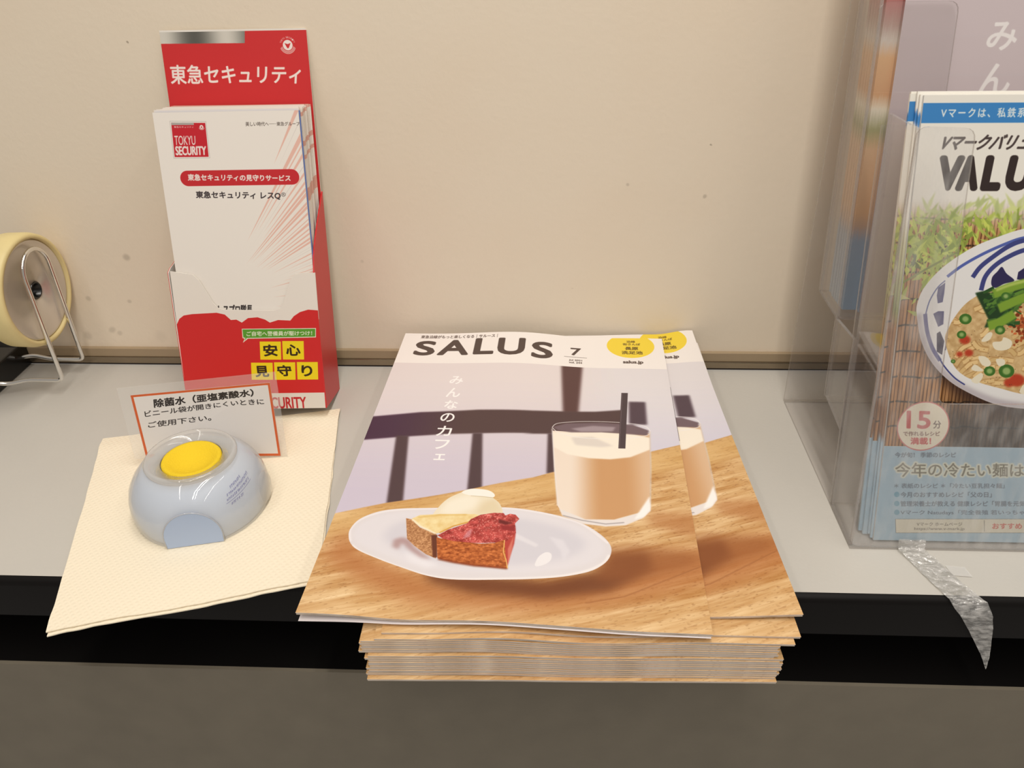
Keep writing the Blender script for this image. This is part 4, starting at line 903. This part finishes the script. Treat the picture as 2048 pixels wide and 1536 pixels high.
# wire loop: two feet run out of the base, bend up and meet in an arch
ya, yb, xw = -35, -1.5, 57.4
arc = [(xw, (ya + yb) / 2 - 16.75 * math.cos(t), 102 + 17 * math.sin(t)) for t in np.linspace(0, math.pi, 18)]
path = roundpath([(-4, ya - 8, 15), (14, ya - 4, 11.5), (28, ya, 13), (xw, ya, 13), (xw, ya, 98)], 5)[:-1] + arc + roundpath([(xw, yb, 98), (xw, yb, 13), (30, yb, 13), (14, yb + 1, 16), (-4, yb - 3, 14)], 5)[1:]
v, f = tubev(path, 1.75, 12); wl_ = obj('wire_loop', v, f, M_chrome, td, smooth_=True); wl_['label'] = 'chrome wire loop'

# ------------------------------------------------------------------ acrylic holder and its contents
M_ac = clear('clear_acrylic', (.985, .98, .98), haze=.03, hazecol=(.78, .74, .72), rough=.03); M_acf = clear('scuffed_acrylic', (.985, .98, .98), haze=.06, hazecol=(.84, .82, .79), rough=.06, scratch=.14)
M_ace = clear('acrylic_edge', (.80, .78, .76), haze=.30, hazecol=(.62, .58, .55), rough=.1)
hd = thing('brochure_holder', 'tall two-tier clear acrylic brochure holder standing against the wall', 'brochure holder', (295, -130, 0))
H0 = np.array([295, -130, 0.])
def hp(name, pts, d, m, O, U, W, N, edge=True, label=None):
    o = prism(name, pts, d, m, hd, O=np.array(O, float) - H0, U=U, W=W, N=N)
    if edge:
        o.data.materials.append(M_ace); n = len(pts)
        bmx = bmesh.new(); bmx.from_mesh(o.data); nn = Vector(N).normalized()
        for fc in bmx.faces:
            if abs(fc.normal.dot(nn)) < .5: fc.material_index = 1
        bmx.to_mesh(o.data); bmx.free()
    if label: o['label'] = label
    return o
LF = math.atan(.222); cF, sF = math.cos(LF), math.sin(LF); WF = (0, sF, cF); NF = (0, cF, -sF)
XL, XR = 187, 405; Wd = XR - XL
base_pts = [(0, 0), (Wd, 0), (Wd, 160), (0, 160)]
hp('base_plate', [(XL - 187, 0), (Wd, 0), (Wd, 161), (0, 161)], 1.6, M_ac, (XL, -213, 0.1), (1, 0, 0), (0, 1, 0), (0, 0, 1))
# back plate
hp('back_plate', [(0, 0), (Wd, 0), (Wd, 430), (0, 430)], 2, M_ac, (XL, -51, 1.8), (1, 0, 0), (0, .087, .996), (0, .996, -.087))
def rnd(pts, r=5):
    out = []
    n = len(pts)
    for i in range(n):
        a, b, c = (np.array(pts[(i + k - 1) % n], float) for k in range(3)); u = (a - b) / np.linalg.norm(a - b); v = (c - b) / np.linalg.norm(c - b); rr = min(r, .45 * np.linalg.norm(a - b), .45 * np.linalg.norm(c - b))
        p, q_ = b + u * rr, b + v * rr
        for t in np.linspace(0, 1, 5): out.append(tuple((1 - t) ** 2 * p + 2 * t * (1 - t) * b + t * t * q_))
    return out
# front pocket
notch = rnd([(0, 0), (Wd, 0), (Wd, 245), (Wd - 29, 243), (Wd - 36, 95), (36.5, 94), (31, 205), (29.3, 244), (0, 245)], 6)
hp('front_panel', notch, 1.6, M_acf, (XL, -212.6, 1.8), (1, 0, 0), WF, NF, label='scuffed clear front with a deep notch')
for x in (XL, XR - 2):
    hp('side_panel', [(-211, 1.8), (-175, 1.8), (-121, 238), (-157.8, 239.5)], 2, M_ac, (x, 0, 0), (0, 1, 0), (0, 0, 1), (1, 0, 0))
    hp('side_panel', [(-113.6, 107), (-75.5, 108), (-20, 400), (-48.5, 400)], 2, M_ac, (x, 0, 0), (0, 1, 0), (0, 0, 1), (1, 0, 0))
    hp('side_panel', [(-158, 51), (-125, 55), (-113.6, 107), (-146, 110)], 2, M_ac, (x, 0, 0), (0, 1, 0), (0, 0, 1), (1, 0, 0))
hp('divider_panel', [(0, 0), (Wd, 0), (Wd, 236), (0, 236)], 1.6, M_ac, (XL, -173, 1.8), (1, 0, 0), (0, .247, .969), (0, .969, -.247))
hp('rear_floor', [(0, 0), (Wd, 0), (Wd, 38), (0, 38)], 1.6, M_ac, (XL, -113.6, 107), (1, 0, 0), (0, 1, .02), (0, 0, 1))
rn = rnd([(0, 0), (Wd, 0), (Wd, 186), (Wd - 43, 186), (Wd - 47, 60), (47, 60), (43.5, 186), (0, 186)], 6)
hp('rear_front_panel', rn, 1.6, M_ac, (XL, -115.2, 107), (1, 0, 0), WF, NF, label='clear front of the upper tier')
hp('rear_back_panel', [(0, 0), (Wd, 0), (Wd, 290), (0, 290)], 1.4, M_ac, (XL, -75.0, 108.6), (1, 0, 0), (0, .19, .982), (0, .982, -.19))
hp('step_panel', [(0, 0), (Wd, 0), (Wd, 54), (0, 54)], 1.4, M_ac, (XL, -124, 54), (1, 0, 0), (0, .2, .98), (0, .98, -.2))

# recipe magazines in the front pocket
M_val = mat('recipe_cover_paper', img=paint_recipe_cover(), rough=.36, spec=.35, gain=.9); M_vald = mat('recipe_edge', srgb(216, 218, 216), rough=.6)
def band_mat(name, stops, h):
    """fore-edge colours of a bleed-printed stack, by height in the magazine"""
    m = mat(name, (.8, .8, .8), rough=.55); nt = m.node_tree; L = nt.links; N = nt.nodes.new
    tc = N('ShaderNodeTexCoord'); sp_ = N('ShaderNodeSeparateXYZ'); L.new(tc.outputs['UV'], sp_.inputs[0]); n = N('ShaderNodeTexNoise'); n.inputs['Scale'].default_value = 60; mp = N('ShaderNodeMapping'); mp.inputs['Scale'].default_value = (8, .35, 1)
    L.new(tc.outputs['UV'], mp.inputs[0]); L.new(mp.outputs[0], n.inputs[0]); ad = N('ShaderNodeMath'); ad.operation = 'MULTIPLY_ADD'; L.new(n.outputs[0], ad.inputs[0]); ad.inputs[1].default_value = .03; L.new(sp_.outputs[1], ad.inputs[2])
    r = N('ShaderNodeValToRGB'); el = r.color_ramp.elements
    while len(el) > 1: el.remove(el[0])
    for i, (p_, c_) in enumerate(stops):
        e_ = el[0] if i == 0 else el.new(p_); e_.position = p_; e_.color = (*srgb(*c_), 1)
    L.new(ad.outputs[0], r.inputs[0]); L.new(r.outputs[0], nt.nodes['Principled BSDF'].inputs['Base Color']); return m
M_vb = band_mat('recipe_side_bands', [(0, (170, 196, 212)), (.25, (170, 196, 212)), (.27, (150, 108, 72)), (.52, (170, 126, 84)), (.56, (150, 156, 96)), (.70, (210, 206, 170)), (.76, (236, 232, 222)), (.945, (236, 232, 222)), (.955, (60, 132, 196)), (.975, (60, 132, 196)), (.98, (236, 232, 222)), (1, (236, 232, 222))], 257)
lv = .334; cv, sv = math.cos(lv), math.sin(lv)
def upright(name, label, group, x, y, z_, w_, h, th, lean, m_front, m_side, roll=0, cat='magazine', front=True):
    c_, s_ = math.cos(lean), math.sin(lean); t = thing(name, label, cat, (x, y, z_), group)
    U = np.array([math.cos(roll), 0, 0]) + np.array([0, s_, c_]) * math.sin(roll); W = np.array([0, s_, c_]) * math.cos(roll) - np.array([1, 0, 0]) * math.sin(roll); N_ = np.array([0, c_, -s_])
    V = [U * u + W * v_ + N_ * d for d in (0, th) for u, v_ in ((0, 0), (w_, 0), (w_, h), (0, h))]
    Fc = [(3, 2, 6, 7), (0, 4, 5, 1), (0, 3, 7, 4), (1, 5, 6, 2), (4, 7, 6, 5)]
    obj('pages', V, Fc + [(0, 1, 2, 3)], m_side, t, uv=[(0, 0), (1, 0), (1, 1), (0, 1), (.05, 0), (1, 0), (1, 1), (.05, 1)])
    if m_front: obj('cover', [p - N_ * .05 for p in V[:4]], [(0, 1, 2, 3)], m_front, t, uv=[(0, 0), (1, 0), (1, 1), (0, 1)])
    return t
GV = 'recipe magazines in the front pocket'
upright('magazine', 'front recipe magazine with a bowl of noodles on its cover in the acrylic holder', GV, 203, -207, 2.2, 182, 260, 1.5, lv, M_val, M_vald)
M_val2 = M_val
specs = [(-1.2, 0, 0, 'recipe magazine just behind the front one, a sliver of blue at its left edge'), (-2.0, 1.2, 0, 'third recipe magazine in the front pocket, edge only'), (-4.5, -.4, .002, 'recipe magazine standing a little higher and further left in the front pocket'), (-6.5, .4, -.010, 'rearmost recipe magazine leaning left in the front pocket')]
lean2 = lv
for i, (dx, dz, ro, lb) in enumerate(specs):
    N_ = np.array([0, cv, -sv]); W_ = np.array([0, sv, cv]); p0 = np.array([203 + dx, -207, 2.2]) + N_ * (1.8 + i * 1.9) + W_ * (dz + .62 * (i + 1))
    upright('magazine', lb, GV, *p0, 182, 260, 1.5, lean2, M_val if i >= 2 else None, M_vb, roll=ro)
# magazines of the upper tier
M_lav = mat('lavender_cover_paper', img=paint_lavender_cover(), rough=.35, gain=.95)
M_sb = band_mat('upper_side_bands', [(0, (140, 164, 186)), (.03, (140, 164, 186)), (.17, (136, 152, 172)), (.20, (176, 148, 128)), (.23, (196, 156, 116)), (.36, (206, 170, 132)), (.40, (150, 150, 100)), (.44, (226, 218, 196)), (.47, (206, 156, 106)), (.54, (216, 172, 122)), (.57, (206, 196, 184)), (.60, (180, 150, 138)), (.64, (172, 110, 104)), (.69, (160, 108, 100)), (.72, (176, 166, 152)), (.78, (190, 180, 170)), (1, (206, 196, 190))], 290)
GL = 'magazines standing in the upper tier'
for i in range(9):
    ln = LF - i * .0016
    lb = 'lavender magazine at the front of the upper tier with white vertical lettering' if i == 0 else 'one of the magazines standing behind the lavender one in the upper tier'
    upright('magazine', lb, GL, 202 if i == 0 else 192 + rs.uniform(-.5, 1.2), -110.3 + i * 3.75, 109.3 + 3.0 * sF, 200, 290, 3.1, ln, M_lav if i == 0 else None, M_sb)

# crumpled clear tape that hangs from the holder over the counter edge
def tape():
    m = bpy.data.materials.new('crumpled_clear_tape'); m.use_nodes = True; nt = m.node_tree; nt.nodes.clear(); N = nt.nodes.new; L = nt.links
    out = N('ShaderNodeOutputMaterial'); tr_ = N('ShaderNodeBsdfTransparent'); tr_.inputs[0].default_value = (.95, .95, .94, 1); di = N('ShaderNodeBsdfDiffuse'); di.inputs[0].default_value = (.85, .83, .8, 1); gl = N('ShaderNodeBsdfGlossy'); gl.inputs['Roughness'].default_value = .12
    tc = N('ShaderNodeTexCoord'); mp = N('ShaderNodeMapping'); mp.inputs['Scale'].default_value = (1, 3, 3); n = N('ShaderNodeTexNoise'); n.inputs['Scale'].default_value = 170; n.inputs['Detail'].default_value = 3; L.new(tc.outputs['Object'], mp.inputs[0]); L.new(mp.outputs[0], n.inputs[0])
    bp = N('ShaderNodeBump'); bp.inputs['Strength'].default_value = 1; bp.inputs['Distance'].default_value = .002; L.new(n.outputs[0], bp.inputs['Height']); L.new(bp.outputs[0], gl.inputs['Normal'])
    m1 = N('ShaderNodeMixShader'); mr = N('ShaderNodeMapRange'); mr.inputs[1].default_value = .4; mr.inputs[2].default_value = .65; mr.inputs[3].default_value = .10; mr.inputs[4].default_value = .42; L.new(n.outputs[0], mr.inputs[0]); L.new(mr.outputs[0], m1.inputs[0]); L.new(tr_.outputs[0], m1.inputs[1]); L.new(di.outputs[0], m1.inputs[2])
    m2 = N('ShaderNodeMixShader'); m2.inputs[0].default_value = .16; L.new(m1.outputs[0], m2.inputs[1]); L.new(gl.outputs[0], m2.inputs[2]); L.new(m2.outputs[0], out.inputs[0])
    # centre line (x, y, z, half width)
    C_ = [(223, -212.2, 8, 8), (223, -214.5, 2.2, 8), (228, -224, .9, 8.5), (234, -240, .8, 9), (240, -253.8, 1.0, 9.5), (246, -257.2, -8, 8.2), (251, -257, -18, 6.6), (256, -256.8, -30, 4.4), (260, -257.6, -40, 2.4), (262.5, -259, -50, .3)]
    V, F = [], []; n_ = 8; rr = np.random.RandomState(5); P = np.array(C_, float)
    t = np.linspace(0, len(P) - 1, 40); P = np.stack([np.interp(t, range(len(P)), P[:, k]) for k in range(4)], 1)
    for i, (x, y, z_, hw) in enumerate(P):
        for k in range(n_ + 1):
            s_ = k / n_ * 2 - 1; V.append((x + s_ * hw - 243, y + .5 * rr.uniform(-1, 0) + 243 - (0 if z_ > 0 else .4), z_ + s_ * hw * (.15 if z_ < 0 else 0) + rr.uniform(0, .5)))
    for i in range(len(P) - 1):
        for k in range(n_): a = i * (n_ + 1) + k; F.append((a, a + 1, a + n_ + 2, a + n_ + 1))
    o = obj('clear_tape', V, F, m, loc=(243, -243, 0)); sm_ = o.modifiers.new('thickness', 'SOLIDIFY'); sm_.thickness = .00008
    tag(o, 'crumpled strip of clear tape hanging over the black counter edge', 'tape')
    o2 = obj('clear_tape', [(0, 0, 0), (11, -1, .0), (12, -9, .3), (1, -8, .2)], [(0, 1, 2, 3)], clear('dull_tape', (.97, .97, .97), haze=.38, hazecol=(.9, .88, .84), rough=.3), loc=(239, -226, .35))
    sm_ = o2.modifiers.new('thickness', 'SOLIDIFY'); sm_.thickness = .00008
    tag(o2, 'small matte piece of tape stuck on the shelf beside the crumpled strip', 'tape')
tape()
